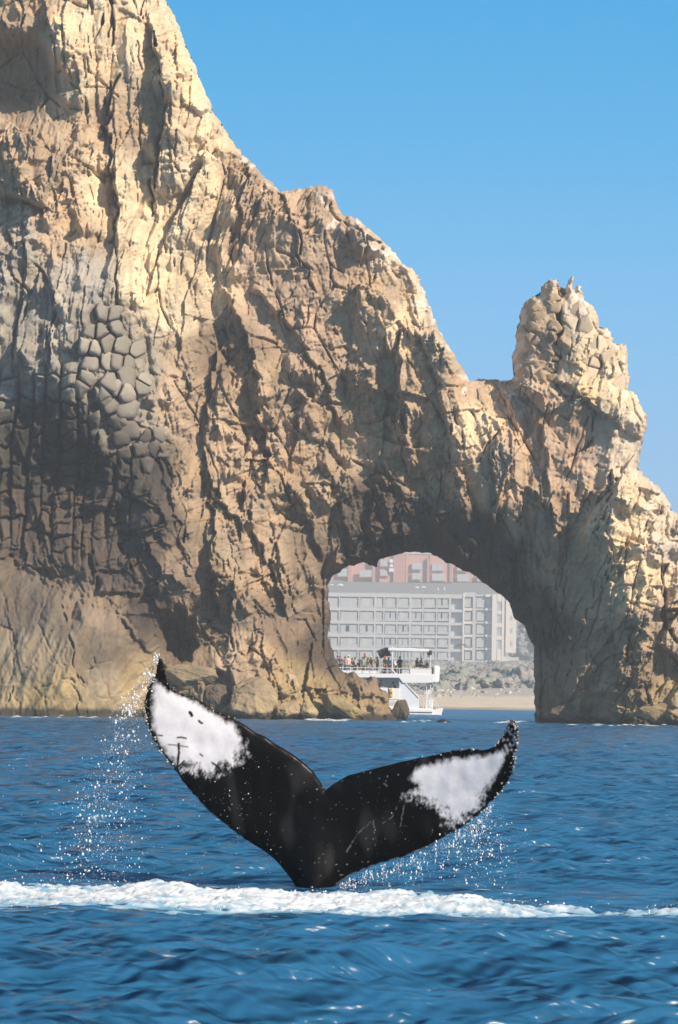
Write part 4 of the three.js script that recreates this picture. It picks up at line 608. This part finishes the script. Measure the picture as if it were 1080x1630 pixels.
{ // scrub between beach and hotel
  const R = rng(71);
  const geo = mergeVertices(new THREE.IcosahedronGeometry(1, 7).deleteAttribute('normal').deleteAttribute('uv'), 1e-4); { const p = geo.attributes.position; for (let i = 0; i < p.count; i++) { const x = p.getX(i), y = p.getY(i), z = p.getZ(i), r = 1 + .35 * n3(x * 1.8, y * 1.8, z * 1.8, 421) + .3 * n3(x * 5, y * 5, z * 5, 422) + .16 * n3(x * 11, y * 11, z * 11, 423); p.setXYZ(i, x * r, y * r * .85, z * r); } geo.computeVertexNormals(); }
  const list = [], c = new THREE.Color();
  for (let i = 0; i < 1900; i++) { const d = 745 + 1120 * Math.pow(R(), 1.15), x = (-75 + R() * 190) * d / 1100, s = (1.0 + R() * 1.5) * (d < 800 ? .65 + .35 * R() : 1 + d / 3000); list.push([x, landAt(x, d) + s * .25, -d, s]); }
  for (let i = 0; i < 900; i++) { const d = 2050 + R() * 50, x = -90 + R() * 240; list.push([x, landAt(x, d) - .2, -d, 1.1 + R() * 1.8]); }
  for (let i = 0; i < 500; i++) { const d = 2000 + R() * 80, x = 100 + R() * 100; list.push([x, landAt(x, d), -d, 1.8 + R() * 3.4]); }
  const im = new THREE.InstancedMesh(geo, new THREE.MeshStandardMaterial({ roughness: .95, side: THREE.DoubleSide }), list.length), m = new THREE.Matrix4(), q = new THREE.Quaternion();
  list.forEach((b, i) => { q.setFromAxisAngle(new THREE.Vector3(0, 1, 0), R() * 6.28); m.compose(new THREE.Vector3(b[0], b[1], b[2]), q, new THREE.Vector3(b[3] * (1 + R() * .5), b[3] * (.7 + R() * .4), b[3])); im.setMatrixAt(i, m); const t = R(); im.setColorAt(i, c.setRGB(.25 + .04 * t, .255 + .02 * R(), .235 + .03 * t)); });  // bush colours greyed to carry part of the haze
  im.name = 'scrub'; tag(im, 'haze greyed green scrub growing between the beach and the hotel', 'shrubs', { kind: 'stuff' }); scene.add(im);
}
// ---------------------------------------------------------------- tour boat
const BD = 438, BPX = FOCAL / BD;
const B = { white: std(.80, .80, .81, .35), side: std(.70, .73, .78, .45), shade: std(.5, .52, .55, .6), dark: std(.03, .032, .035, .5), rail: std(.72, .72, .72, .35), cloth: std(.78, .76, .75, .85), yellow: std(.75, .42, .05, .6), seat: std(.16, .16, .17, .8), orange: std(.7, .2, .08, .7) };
const boat = thing('tour_boat', 'white two deck tour boat crowded with passengers behind the rocks', 'boat', new THREE.Vector3(at(610, 1137, BD).x, 0, -BD));
const floorY = at(660, 1074, BD).y, lowY = at(660, 1113, BD).y;
function bar(name, a, b, r, mat, parent) {          // [px, py, metres further back] to the same
  const p = at(a[0], a[1], BD), q = at(b[0], b[1], BD); p.z -= a[2] || 0; q.z -= b[2] || 0;
  const d = q.clone().sub(p), g = new THREE.CylinderGeometry(r, r, d.length(), 7), m = mesh(name, g, mat, parent);
  m.position.copy(p).add(q).multiplyScalar(.5); m.quaternion.setFromUnitVectors(new THREE.Vector3(0, 1, 0), d.normalize());
  let o = parent; while (o && o !== scene) { m.position.sub(o.position); o = o.parent; } return m;
}
function plate(name, pts, back, deep, mat, parent, bevel = .04) {   // an outline in the picture, deep metres thick
  const P = pts.map(([x, y]) => at(x, y, BD)), o = P[0], s = new THREE.Shape(P.map(p => new THREE.Vector2(p.x - o.x, p.y - o.y)));
  const g = new THREE.ExtrudeGeometry(s, { depth: deep, bevelEnabled: bevel > 0, bevelSize: bevel, bevelThickness: bevel, bevelSegments: 2, curveSegments: 8 }); g.translate(0, 0, -deep);
  const m = mesh(name, g, mat, parent); m.position.set(o.x, o.y, -BD - back); let q = parent; while (q && q !== scene) { m.position.sub(q.position); q = q.parent; } return m;
}
{
  plate('hull', [[470, 1112], [655, 1128.5], [688, 1130], [689, 1139], [670, 1146], [470, 1144]], 0, 2.0, B.white, boat, .12);
  plate('hull', [[470, 1112], [655, 1128.5], [688, 1130], [689, 1139], [670, 1146], [470, 1144]], 5.2, 2.0, B.white, boat, .12);
  const strake = plate('rub_rail', [[640, 1132.6], [688.5, 1133.4], [688.5, 1134.4], [640, 1133.6]], -.2, .2, B.dark, boat, 0);
  plate('stern_platform', [[640, 1128.6], [690, 1130], [690, 1132.2], [640, 1131.2]], .1, 6.9, B.white, boat);
  plate('lower_deck', [[470, 1113], [640, 1113], [640, 1116], [470, 1116]], .15, 6.8, B.white, boat);
  const stern = plate('stern_bumper', [[688.6, 1133], [695, 1131.5], [700, 1130], [704, 1129], [701, 1138], [697, 1140.5], [688.6, 1139.5]], .4, 5.8, B.cloth, boat, .15);
  // upper deck and the walls under it
  plate('upper_deck', [[470, 1071.6], [636, 1073], [690, 1073.6], [690, 1085.6], [683, 1086.6], [642, 1086.6], [636, 1078.4], [470, 1077]], 0, 7.1, B.white, boat);
  plate('cabin_wall', [[470, 1077.4], [636, 1078.6], [636, 1112.8], [470, 1112.8]], 2.4, 3.4, B.side, boat, .02);
  plate('stair_side', [[636.6, 1083], [643, 1087], [667, 1111], [667, 1128.6], [637, 1128.6]], .15, .16, B.side, boat, .02);
  plate('stair_side', [[636.6, 1083], [643, 1087], [667, 1111], [667, 1128.6], [637, 1128.6]], 1.3, .16, B.side, boat, .02);
  for (let k = 0; k < 9; k++) plate('step', [[641 + k * 2.9, 1088 + k * 4.4], [644.6 + k * 2.9, 1088 + k * 4.4], [644.6 + k * 2.9, 1089 + k * 4.4], [641 + k * 2.9, 1089 + k * 4.4]], .36, .9, B.shade, boat, 0);
  plate('deck_side_panel', [[653.2, 1065], [687, 1065.6], [687, 1073.4], [653.2, 1073]], .02, .1, B.white, boat, .02);
  plate('side_locker', [[640.5, 1064.4], [652.8, 1064.8], [652.8, 1072.9], [640.5, 1072.6]], .1, 1.2, B.shade, boat, .02);
  plate('lower_screen', [[619.5, 1095.5], [636.4, 1095.8], [636.4, 1113], [619.5, 1113]], .05, .12, B.cloth, boat, .02);
  plate('lower_screen', [[560, 1094], [617.5, 1095], [617.5, 1113], [560, 1113]], .05, .12, B.white, boat, .02);
  plate('bench', [[545, 1067.6], [604, 1068], [604, 1071.4], [545, 1071]], .35, .7, B.white, boat, .03);
  // canopy on posts
  plate('canopy', [[619, 1031.6], [660, 1032.4], [682, 1034.3], [682, 1036.8], [660, 1036.4], [619, 1034.8]], .2, 6.4, B.white, boat, .05);
  bar('canopy_post', [624.8, 1029.5, .3], [624.8, 1072, .3], .07, B.rail, boat); bar('canopy_post', [685.4, 1036, .3], [685.4, 1072, .3], .05, B.rail, boat);
  bar('canopy_post', [639.5, 1035, 6.3], [639.5, 1072, 6.3], .05, B.shade, boat); bar('canopy_post', [645, 1035, 6.3], [645, 1072, 6.3], .05, B.shade, boat); bar('canopy_post', [676, 1036, 6.4], [676, 1072, 6.4], .04, B.shade, boat);
  const lamp = plate('deck_lamp', [[681, 1036.2], [687.6, 1035.6], [688, 1041.6], [684, 1043], [680.6, 1041.6]], .25, .5, B.dark, boat, .03);
  const lampCap = plate('lamp_bracket', [[682.2, 1034.4], [688.4, 1034.8], [688.4, 1035.6], [682.2, 1035.6]], .25, .3, B.shade, boat, .01);
  // rails
  bar('rail', [470, 1061.5], [624, 1063.6], .045, B.rail, boat); bar('rail', [624, 1063.6], [687, 1064.3], .045, B.rail, boat); bar('rail', [470, 1066], [624, 1068.2], .035, B.rail, boat);
  bar('rail', [640, 1063.8, 7], [687, 1064.3, 7], .04, B.rail, boat); bar('rail', [470, 1061.5, 7], [636, 1063.6, 7], .04, B.rail, boat); bar('rail', [655, 1074.5], [687, 1074.5], .03, B.shade, boat);
  for (const x of [546, 558, 570, 582, 594, 606.5, 617, 636]) bar('rail_post', [x, 1062.6 + (x - 546) * .012], [x, 1073], .04, B.rail, boat);
  bar('stair_rail', [622, 1063.4, .1], [667, 1110.5, .1], .07, B.rail, boat); bar('stair_rail', [636.2, 1073, .2], [636.2, 1128, .2], .06, B.rail, boat);
  for (const [x, z] of [[679, .4], [681.4, 5], [683.6, 6.4], [685.6, .4]]) bar('stern_post', [x, 1087, z], [x, 1129.6, z], .045, B.rail, boat);
  for (const [x, z] of [[674.5, .3], [678, .3], [688, .3]]) bar('gate_post', [x, 1112, z], [x, 1129.6, z], .035, B.rail, boat);
  bar('gate_rail', [673.5, 1112.6, .3], [690, 1112.4, .3], .04, B.rail, boat); bar('gate_rail', [674, 1120, .3], [683, 1120, .3], .03, B.rail, boat);
  bar('stern_rail', [689, 1112.4, .3], [695, 1119, .4], .04, B.rail, boat); bar('stern_rail', [695, 1119, .4], [701, 1130, .6], .04, B.rail, boat); bar('stern_rail', [690, 1119, .3], [697, 1130, .5], .03, B.rail, boat);
  plate('stern_locker', [[683.4, 1115], [686, 1112.6], [689, 1114.6], [689, 1129.8], [683.4, 1129.6]], 1, 1, B.white, boat, .05);
  { // rolled side curtain at the stern of the upper deck
    const c = at(694, 1073.5, BD), g = new RoundedBoxGeometry(11.6 / BPX, 28.5 / BPX, 6.6, 6, .32), p = g.attributes.position;
    for (let i = 0; i < p.count; i++) { const y = p.getY(i), x = p.getX(i), z = p.getZ(i), f = .035 * Math.sin(x * 9 + y * 4.2 + 2 * n2(y * 1.5, z, 501)) + .03 * n2(x * 4, y * 3, 502); p.setZ(i, z + f); p.setX(i, x + f * .6 + .05 * (y / 1)); }
    g.computeVertexNormals(); const m = mesh('rolled_curtain', g, B.cloth, boat); m.position.set(c.x, c.y, c.z - 3.4).sub(boat.position);
  }
  plate('curtain_strap', [[688, 1062], [689.2, 1062], [689.2, 1083], [688, 1083]], .02, .1, B.dark, boat, 0);
  { const g = thing('loudspeaker', 'black double loudspeaker panel tilted on the boat upper deck', 'loudspeaker', at(612, 1039, BD + 1.2));
    plate('speaker_panel', [[601.2, 1036.4], [609, 1033], [612.5, 1045], [606.4, 1047.4]], 1.2, .35, B.dark, g, .05); plate('speaker_panel', [[609.6, 1032.8], [617, 1030.6], [623, 1043], [613.2, 1044.8]], 1.1, .4, B.dark, g, .05);
    bar('speaker_stand', [613, 1045, 1.3], [614, 1074, 1.3], .04, B.dark, g); }
  { const g = thing('life_vest', 'yellow life vest hanging on the lower deck screen of the boat', 'life vest', at(623, 1103, BD - .1)); plate('vest_panel', [[621.4, 1096.5], [624, 1096], [624.6, 1100], [625, 1108.5], [621.4, 1108.8]], -.15, .1, B.yellow, g, .03); plate('vest_strap', [[621.2, 1102], [625.2, 1102], [625.2, 1103], [621.2, 1103]], -.28, .05, B.dark, g, 0); }
  { const g = thing('bucket', 'small ochre bucket on the upper deck rail of the boat', 'bucket', at(651.5, 1064, BD + .3)), geo = new THREE.LatheGeometry([[0, 0], [.13, 0], [.18, .34], [.2, .34], [.2, .37], [.15, .37], [.12, .04], [0, .04]].map(p => new THREE.Vector2(...p)), 14); mesh('pail', geo, B.yellow, g); const h = new THREE.TorusGeometry(.17, .012, 5, 12, Math.PI); h.translate(0, .36, 0); mesh('handle', h, B.rail, g); }
}
// ---------------------------------------------------------------- people
const POSES = {
  stand: { hip: [0, .92, 0], sh: [0, 1.42, 0], head: [0, 1.63, .02], kneeL: [-.11, .5, .02], kneeR: [.11, .5, .02], footL: [-.13, .07, 0], footR: [.13, .07, 0], elbL: [-.27, 1.13, -.03], elbR: [.27, 1.13, -.03], hanL: [-.25, .88, .08], hanR: [.25, .88, .08] },
  photo: { hip: [0, .92, 0], sh: [0, 1.42, -.02], head: [0, 1.62, .05], kneeL: [-.11, .5, .02], kneeR: [.13, .5, .06], footL: [-.14, .07, 0], footR: [.16, .07, .05], elbL: [-.26, 1.18, .15], elbR: [.27, 1.2, .15], hanL: [-.08, 1.42, .32], hanR: [.09, 1.42, .32] },
  lean: { hip: [0, .9, -.1], sh: [0, 1.36, .12], head: [0, 1.55, .22], kneeL: [-.11, .48, -.05], kneeR: [.11, .48, 0], footL: [-.13, .07, -.1], footR: [.13, .07, -.05], elbL: [-.3, 1.12, .28], elbR: [.3, 1.12, .28], hanL: [-.16, 1.0, .46], hanR: [.16, 1.0, .46] },
  sit: { hip: [0, .5, 0], sh: [0, .99, -.03], head: [0, 1.2, .02], kneeL: [-.13, .5, .42], kneeR: [.13, .5, .42], footL: [-.14, .07, .42], footR: [.14, .07, .44], elbL: [-.27, .74, .06], elbR: [.27, .74, .06], hanL: [-.14, .58, .32], hanR: [.14, .58, .32] }
};
const bodies = {};
for (const [name, P] of Object.entries(POSES)) {
  const bones = [], add = (a, b, ra, rb, part) => bones.push([a, b, ra, rb, part]), off = (v, x, y, z) => [v[0] + x, v[1] + y, v[2] + z];
  add(off(P.hip, 0, .02, 0), off(P.sh, 0, -.14, 0), .145, .165, 1); add(off(P.sh, -.13, -.02, 0), off(P.sh, .13, -.02, 0), .085, .085, 1); add(off(P.sh, 0, 0, 0), off(P.head, 0, -.06, 0), .058, .055, 0);
  add(off(P.head, 0, -.03, .01), off(P.head, 0, .05, -.01), .088, .098, 0); add(off(P.head, 0, -.01, .1), off(P.head, 0, -.03, .115), .016, .02, 0);
  for (const [s, k, f, e, h] of [[-1, P.kneeL, P.footL, P.elbL, P.hanL], [1, P.kneeR, P.footR, P.elbR, P.hanR]]) {
    add(off(P.hip, s * .09, -.02, 0), k, .1, .065, 2); add(k, f, .065, .045, 2); add(off(f, 0, -.03, -.03), off(f, s * .02, -.03, .14), .05, .04, 3);
    const sh = off(P.sh, s * .185, -.03, 0); add(sh, e, .062, .048, 1); add(e, h, .046, .034, 0);
    const d = [h[0] - e[0], h[1] - e[1], h[2] - e[2]], L = Math.hypot(...d); for (let q = 0; q < 5; q++) { const o = (q - 2) * .018; add(h, off(h, d[0] / L * .12 + o, d[1] / L * .12, d[2] / L * .12 + (q === 4 ? .03 : 0)), .02, .009, 0); }
  }
  const N = 58, S = 1.9, mc = new MarchingCubes(N, M.white, false, false, 40000), dist = (x, y, z, b) => { const [p, q, r0, r1] = b, ex = q[0] - p[0], ey = q[1] - p[1], ez = q[2] - p[2], wx = x - p[0], wy = y - p[1], wz = z - p[2], t = clamp((wx * ex + wy * ey + wz * ez) / (ex * ex + ey * ey + ez * ez + 1e-9)); return Math.hypot(wx - ex * t, wy - ey * t, wz - ez * t) - mix(r0, r1, t); };
  const W = (i) => ((i - N / 2) / (N / 2)) * S / 2;
  for (let k = 0; k < N; k++) for (let j = 0; j < N; j++) for (let i = 0; i < N; i++) { const x = W(i), y = W(j) + .9, z = W(k); let s = 0; for (const b of bones) { const d = dist(x, y, z, b); if (d < .3) s += Math.exp(-d * 38); } mc.field[k * N * N + j * N + i] = s > 0 ? Math.log(s) / 38 : -.3; }
  mc.isolation = 0; mc.update();
  const n = mc.count, pos = new Float32Array(n * 3), nor = new Float32Array(n * 3), part = new Uint8Array(n);
  for (let v = 0; v < n; v++) { for (let a = 0; a < 3; a++) { pos[v * 3 + a] = mc.positionArray[v * 3 + a] * S / 2 + (a === 1 ? .9 : 0); nor[v * 3 + a] = mc.normalArray[v * 3 + a]; } let bd = 9; for (const b of bones) { const d = dist(pos[v * 3], pos[v * 3 + 1], pos[v * 3 + 2], b); if (d < bd) { bd = d; part[v] = b[4]; } } }
  bodies[name] = { pos, nor, part, head: P.head };
}
const clothMat = new THREE.MeshStandardMaterial({ vertexColors: true, roughness: .85 });
const HAIR = [.025, .02, .017], SKINS = [[.45, .27, .18], [.36, .2, .13], [.52, .33, .24]];
const RP = rng(321);
function person(px, back, deckY, pose, turn, label, shirt, pants, hat, hatKind, scale = 1, lift = 0) {
  const p = at(px, 1074, BD + back); p.y = deckY + lift;
  const g = thing('person', label, 'person', p); g.rotation.y = turn; g.scale.setScalar(scale * 1.12);
  const b = bodies[pose], skin = SKINS[(RP() * 3) | 0], tones = [skin, shirt, pants, [.04, .04, .045]], c = new Float32Array(b.pos.length);
  for (let v = 0; v < b.part.length; v++) { const t = tones[b.part[v]]; c[v * 3] = t[0]; c[v * 3 + 1] = t[1]; c[v * 3 + 2] = t[2]; }
  const geo = new THREE.BufferGeometry(); geo.setAttribute('position', new THREE.BufferAttribute(b.pos, 3)); geo.setAttribute('normal', new THREE.BufferAttribute(b.nor, 3)); geo.setAttribute('color', new THREE.BufferAttribute(c, 3));
  mesh('body', geo, clothMat, g);
  const h = b.head, dome = new THREE.SphereGeometry(.118, 12, 8, 0, 6.2832, 0, hatKind === 'hair' ? 1.9 : 1.45); dome.scale(1, hatKind === 'tall' ? 2.2 : 1, 1.08); dome.rotateX(hatKind === 'hair' ? -.45 : -.12); dome.translate(h[0], h[1] + .05, h[2] - .012);
  const parts = [dome]; if (hatKind === 'cap') { const br = new THREE.CylinderGeometry(.1, .1, .014, 12); br.scale(1, 1, 1.15); br.translate(h[0], h[1] + .07, h[2] + .11); parts.push(br); }
  mesh(hatKind === 'hair' ? 'hair' : 'hat', mergeGeometries(parts), std(...hat, .85), g);
  if (pose === 'photo') { const ph = new THREE.BoxGeometry(.16, .08, .012); ph.translate(0, 1.45, .37); mesh('phone', ph, B.dark, g); }
  return g;
}
const blk = [.02, .02, .022], gry = [.13, .14, .15], dk = [.04, .04, .05], den = [.06, .08, .13], red = [.55, .04, .04], wht = [.75, .74, .72], pink = [.7, .5, .45];
person(537.5, 3.4, floorY, 'stand', .4, 'dark haired passenger at the left end of the upper deck beside a red cap', gry, dk, HAIR, 'hair', 1, .1);
person(542.5, 1.4, floorY, 'lean', -.3, 'passenger in red cap and dark grey jacket leaning on the rail', [.10, .11, .12], dk, red, 'cap', 1.02, .12);
person(549.5, 2.2, floorY, 'photo', -.8, 'dark haired passenger in pale top beside a white cap', [.55, .42, .4], dk, HAIR, 'hair', .98, .05);
person(554.5, 1.2, floorY, 'stand', .5, 'passenger in white cap and pale pink shirt at the rail', pink, den, wht, 'cap', 1.03, .08);
person(561, 1.8, floorY, 'sit', .6, 'brown haired passenger in black seated on the upper deck', blk, blk, [.09, .06, .035], 'hair', 1.05, .25);
person(565.5, 2.6, floorY, 'stand', -.5, 'dark haired passenger in pale grey shirt behind a seated one', [.5, .5, .5], den, HAIR, 'hair', .98);
person(572.5, 1.2, floorY, 'sit', .2, 'passenger in black jacket seated left of a grey and red shirt', blk, dk, HAIR, 'hair', 1.0, .15);
person(578, 1.0, floorY, 'stand', 0, 'passenger in grey shirt with a red front standing at the rail', [.28, .3, .33], dk, HAIR, 'hair', 1.0, .0);
person(580.3, 3.2, floorY, 'photo', .3, 'tallest passenger, in a red and white peaked hat', wht, dk, [.6, .12, .12], 'tall', 1.08, .22);
person(583.5, 1.7, floorY, 'lean', 1.2, 'passenger in lime green shirt beside a red and white hat', [.42, .75, .08], [.3, .5, .06], [.3, .05, .05], 'hair', 1, .05);
person(590.5, 1.1, floorY, 'stand', .9, 'passenger in white cap and black shirt at the rail', blk, gry, wht, 'cap', 1.05);
person(600.8, 1.4, floorY, 'photo', -1.3, 'passenger in black vest over orange sleeves', [.06, .03, .025], blk, HAIR, 'hair', 1.02);
person(612.5, .9, floorY, 'stand', 1.1, 'passenger in orange cap and black jacket under the loudspeaker', blk, blk, [.75, .2, .06], 'cap', 1.07);
person(618.6, 2.2, floorY, 'stand', .2, 'passenger in grey green shirt behind an orange cap', [.26, .31, .31], dk, [.12, .1, .09], 'hair', 1.0);
person(628.8, 1.0, floorY, 'lean', -1.0, 'passenger in light blue cap and pale shirt bending by the canopy post', [.62, .58, .58], blk, [.2, .6, .72], 'cap', 1.0);
person(636.5, 2.0, floorY, 'stand', 2.6, 'tall passenger in black standing under the canopy', blk, blk, [.06, .05, .04], 'hair', 1.06);
person(664, 2.2, floorY, 'sit', .9, 'seated passenger in black holding a white cap under the canopy', blk, blk, wht, 'cap', 1.0, .5);
person(670.5, 1.0, floorY, 'sit', 1.1, 'seated passenger in black with white cap at the white side panel', blk, dk, wht, 'cap', 1.02, .5);
person(680, 1.2, floorY, 'sit', -1.2, 'low seated passenger in black at the stern end of the upper deck', blk, dk, [.2, .18, .17], 'hair', .95, .28);
person(607, .9, lowY, 'sit', 1.3, 'passenger in black seated on the lower deck, left one of two', blk, dk, HAIR, 'hair', 1.1, .55);
person(627, .9, lowY, 'sit', .9, 'passenger in dark jacket seated on the lower deck, right one of two', [.07, .065, .06], dk, HAIR, 'hair', 1.1, .35);
// ---------------------------------------------------------------- rocks at the water's edge
function boulderGeo(seed, rx, ry, rz, detail = 24, cuts = 11) {
  const g = new THREE.IcosahedronGeometry(1, detail), p = g.attributes.position, R = rng(seed), planes = [];
  for (let i = 0; i < cuts; i++) { const n = new THREE.Vector3(R() - .5, R() - .4, R() - .3).normalize(); planes.push([n, .62 + .3 * R()]); }
  const col = new Float32Array(p.count * 3), v = new THREE.Vector3();
  for (let i = 0; i < p.count; i++) {
    v.fromBufferAttribute(p, i).normalize(); let r = 1.02;
    for (const [n, d] of planes) { const c = v.dot(n); if (c > .05) r = Math.min(r, d / c); }
    r *= 1 + .10 * n3(v.x * 2.2 + seed, v.y * 2.2, v.z * 2.2, 601) + .05 * n3(v.x * 6 + seed, v.y * 6, v.z * 6, 602) + .028 * n3(v.x * 15, v.y * 15 + seed, v.z * 15, 603) + .014 * n3(v.x * 34, v.y * 34, v.z * 34, 604);
    p.setXYZ(i, v.x * r * rx, v.y * r * ry, v.z * r * rz);
  }
  const m = mergeVertices(g.deleteAttribute('normal') && g.deleteAttribute('uv') && g, 1e-4); m.computeVertexNormals(); return m;
}
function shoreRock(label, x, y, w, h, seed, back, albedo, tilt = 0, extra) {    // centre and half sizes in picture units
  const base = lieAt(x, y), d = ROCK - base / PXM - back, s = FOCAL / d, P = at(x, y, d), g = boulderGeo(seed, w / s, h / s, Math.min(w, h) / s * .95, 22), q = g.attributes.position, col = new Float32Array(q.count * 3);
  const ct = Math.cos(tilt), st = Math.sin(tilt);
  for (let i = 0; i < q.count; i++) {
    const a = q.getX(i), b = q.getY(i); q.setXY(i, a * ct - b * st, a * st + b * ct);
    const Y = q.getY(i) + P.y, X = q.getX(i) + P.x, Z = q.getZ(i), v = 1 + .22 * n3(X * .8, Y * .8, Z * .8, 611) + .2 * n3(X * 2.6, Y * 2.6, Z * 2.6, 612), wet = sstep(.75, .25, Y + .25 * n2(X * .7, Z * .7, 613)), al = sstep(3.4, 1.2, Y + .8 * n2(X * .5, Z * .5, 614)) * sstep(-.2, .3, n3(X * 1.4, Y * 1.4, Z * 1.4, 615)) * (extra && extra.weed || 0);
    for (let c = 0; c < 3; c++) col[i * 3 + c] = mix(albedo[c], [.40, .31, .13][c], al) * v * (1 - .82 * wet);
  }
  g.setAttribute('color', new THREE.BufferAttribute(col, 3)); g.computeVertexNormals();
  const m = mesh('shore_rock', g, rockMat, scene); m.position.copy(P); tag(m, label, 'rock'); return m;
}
const W1 = { weed: 1 };
shoreRock('large tan cracked block at the waterline behind the left fluke', 398, 1112, 44, 38, 41, 3, [.31, .23, .145], .08, { weed: .35 });
shoreRock('low brown ledge block behind the raised left fluke tip', 304, 1076, 46, 22, 42, 2.5, [.26, .20, .125], -.12);
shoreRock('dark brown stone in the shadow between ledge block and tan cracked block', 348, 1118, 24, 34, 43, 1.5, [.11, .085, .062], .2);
shoreRock('dark brown boulder at the pillar foot beside the arch water', 905, 1136, 36, 24, 44, 2, [.15, .112, .08], .15);
shoreRock('tan angular boulder at the waterline right of the raised left fluke', 458, 1132, 22, 18, 3, 2.4, [.30, .225, .14], .1, { weed: .4 });
shoreRock('upright buff stone wedged above the tan angular waterline boulder', 466, 1096, 15, 24, 4, 1.5, [.42, .31, .2], .35);
shoreRock('small squat brown boulder touching the water, left of the weed yellow slab', 492, 1134, 14, 18, 6, 3, [.34, .26, .15], -.1, W1);
shoreRock('dark brown boulder behind the small squat one', 498, 1100, 22, 20, 8, 1, [.24, .18, .12], .2);
shoreRock('big weed yellow slab of rock sloping to the water before the boat', 545, 1124, 40, 20, 11, 4, [.24, .18, .10], -.5, { weed: .6 });
shoreRock('dark rounded end rock standing free nearest the boat stern', 637, 1132, 14, 22, 21, 1, [.10, .08, .06], -.12);
shoreRock('brown rock with pale weed at the foot of the pillar, right edge', 1052, 1140, 40, 20, 25, 3, [.22, .165, .1], 0, { weed: .5 });
shoreRock('knobbly brown rock at the pillar foot left of the weedy one', 985, 1142, 32, 16, 27, 2, [.22, .165, .11], 0);
{ // flat grey rock lying on the sand
  const d = 640, P = at(816, 1127, d), g = boulderGeo(31, 26 / FOCAL * d, 5 / FOCAL * d, 1.6, 16), c = new Float32Array(g.attributes.position.count * 3); for (let i = 0; i < c.length; i += 3) { c[i] = .33; c[i + 1] = .29; c[i + 2] = .26; }
  g.setAttribute('color', new THREE.BufferAttribute(c, 3)); const m = mesh('beach_rock', g, rockMat, scene); m.position.copy(P); tag(m, 'long low grey rock lying on the far sand at the water', 'rock');
}
{ // rubble along the back of the beach
  const R = rng(81), geo = boulderGeo(33, 1, .7, 1, 3, 8); geo.setAttribute('color', new THREE.BufferAttribute(new Float32Array(geo.attributes.position.count * 3).fill(1), 3));
  const im = new THREE.InstancedMesh(geo, rockMat, 420), m = new THREE.Matrix4(), q = new THREE.Quaternion(), c = new THREE.Color();
  for (let i = 0; i < 420; i++) { const d = 690 + 60 * R(), x = -50 + R() * 130, s = .18 + .55 * Math.pow(R(), 4); q.setFromEuler(new THREE.Euler(R(), R() * 6, R())); m.compose(new THREE.Vector3(x, landAt(x, d) + s * .2, -d), q, new THREE.Vector3(s * 1.3, s, s)); im.setMatrixAt(i, m); const t = .3 + .3 * R(); im.setColorAt(i, c.setRGB(t, t * .9, t * .78)); }
  im.name = 'beach_rubble'; tag(im, 'grey rubble strewn along the back of the far beach', 'rubble', { kind: 'stuff' }); scene.add(im);
}
{ // small dark head in the water before the boat
  const p = onWater(705, 1151); const g = new THREE.SphereGeometry(.42, 14, 10); g.scale(1.3, .8, 1); const s = new THREE.SphereGeometry(.2, 10, 8); s.scale(1.4, .8, .9); s.translate(.5, .02, 0);
  const t = thing('sea_lion', 'small dark animal head poking out of the water near the boat stern', 'sea lion', p); mesh('head', mergeGeometries([g, s]), std(.02, .018, .016, .35), t);
}
// ---------------------------------------------------------------- draw
for (const o of scene.children) {                   // phrases that alike things share
  const n = (o.name || '').replace(/_\d+$/, '');
  if (n === 'person') o.userData.group = 'passengers on the tour boat';
  if (n === 'shore_rock') o.userData.group = 'rocks along the foot of the cliff';
  if (/umbrella/.test(n)) o.userData.group = 'white umbrellas round the hotel';
}
shade(scene);
const renderer = new THREE.WebGLRenderer({ antialias: true });
renderer.setSize(678, 1024);
renderer.toneMapping = THREE.LinearToneMapping;
renderer.toneMappingExposure = EXPOSURE;
renderer.shadowMap.enabled = true;
renderer.shadowMap.type = THREE.PCFSoftShadowMap;
renderer.render(scene, camera);
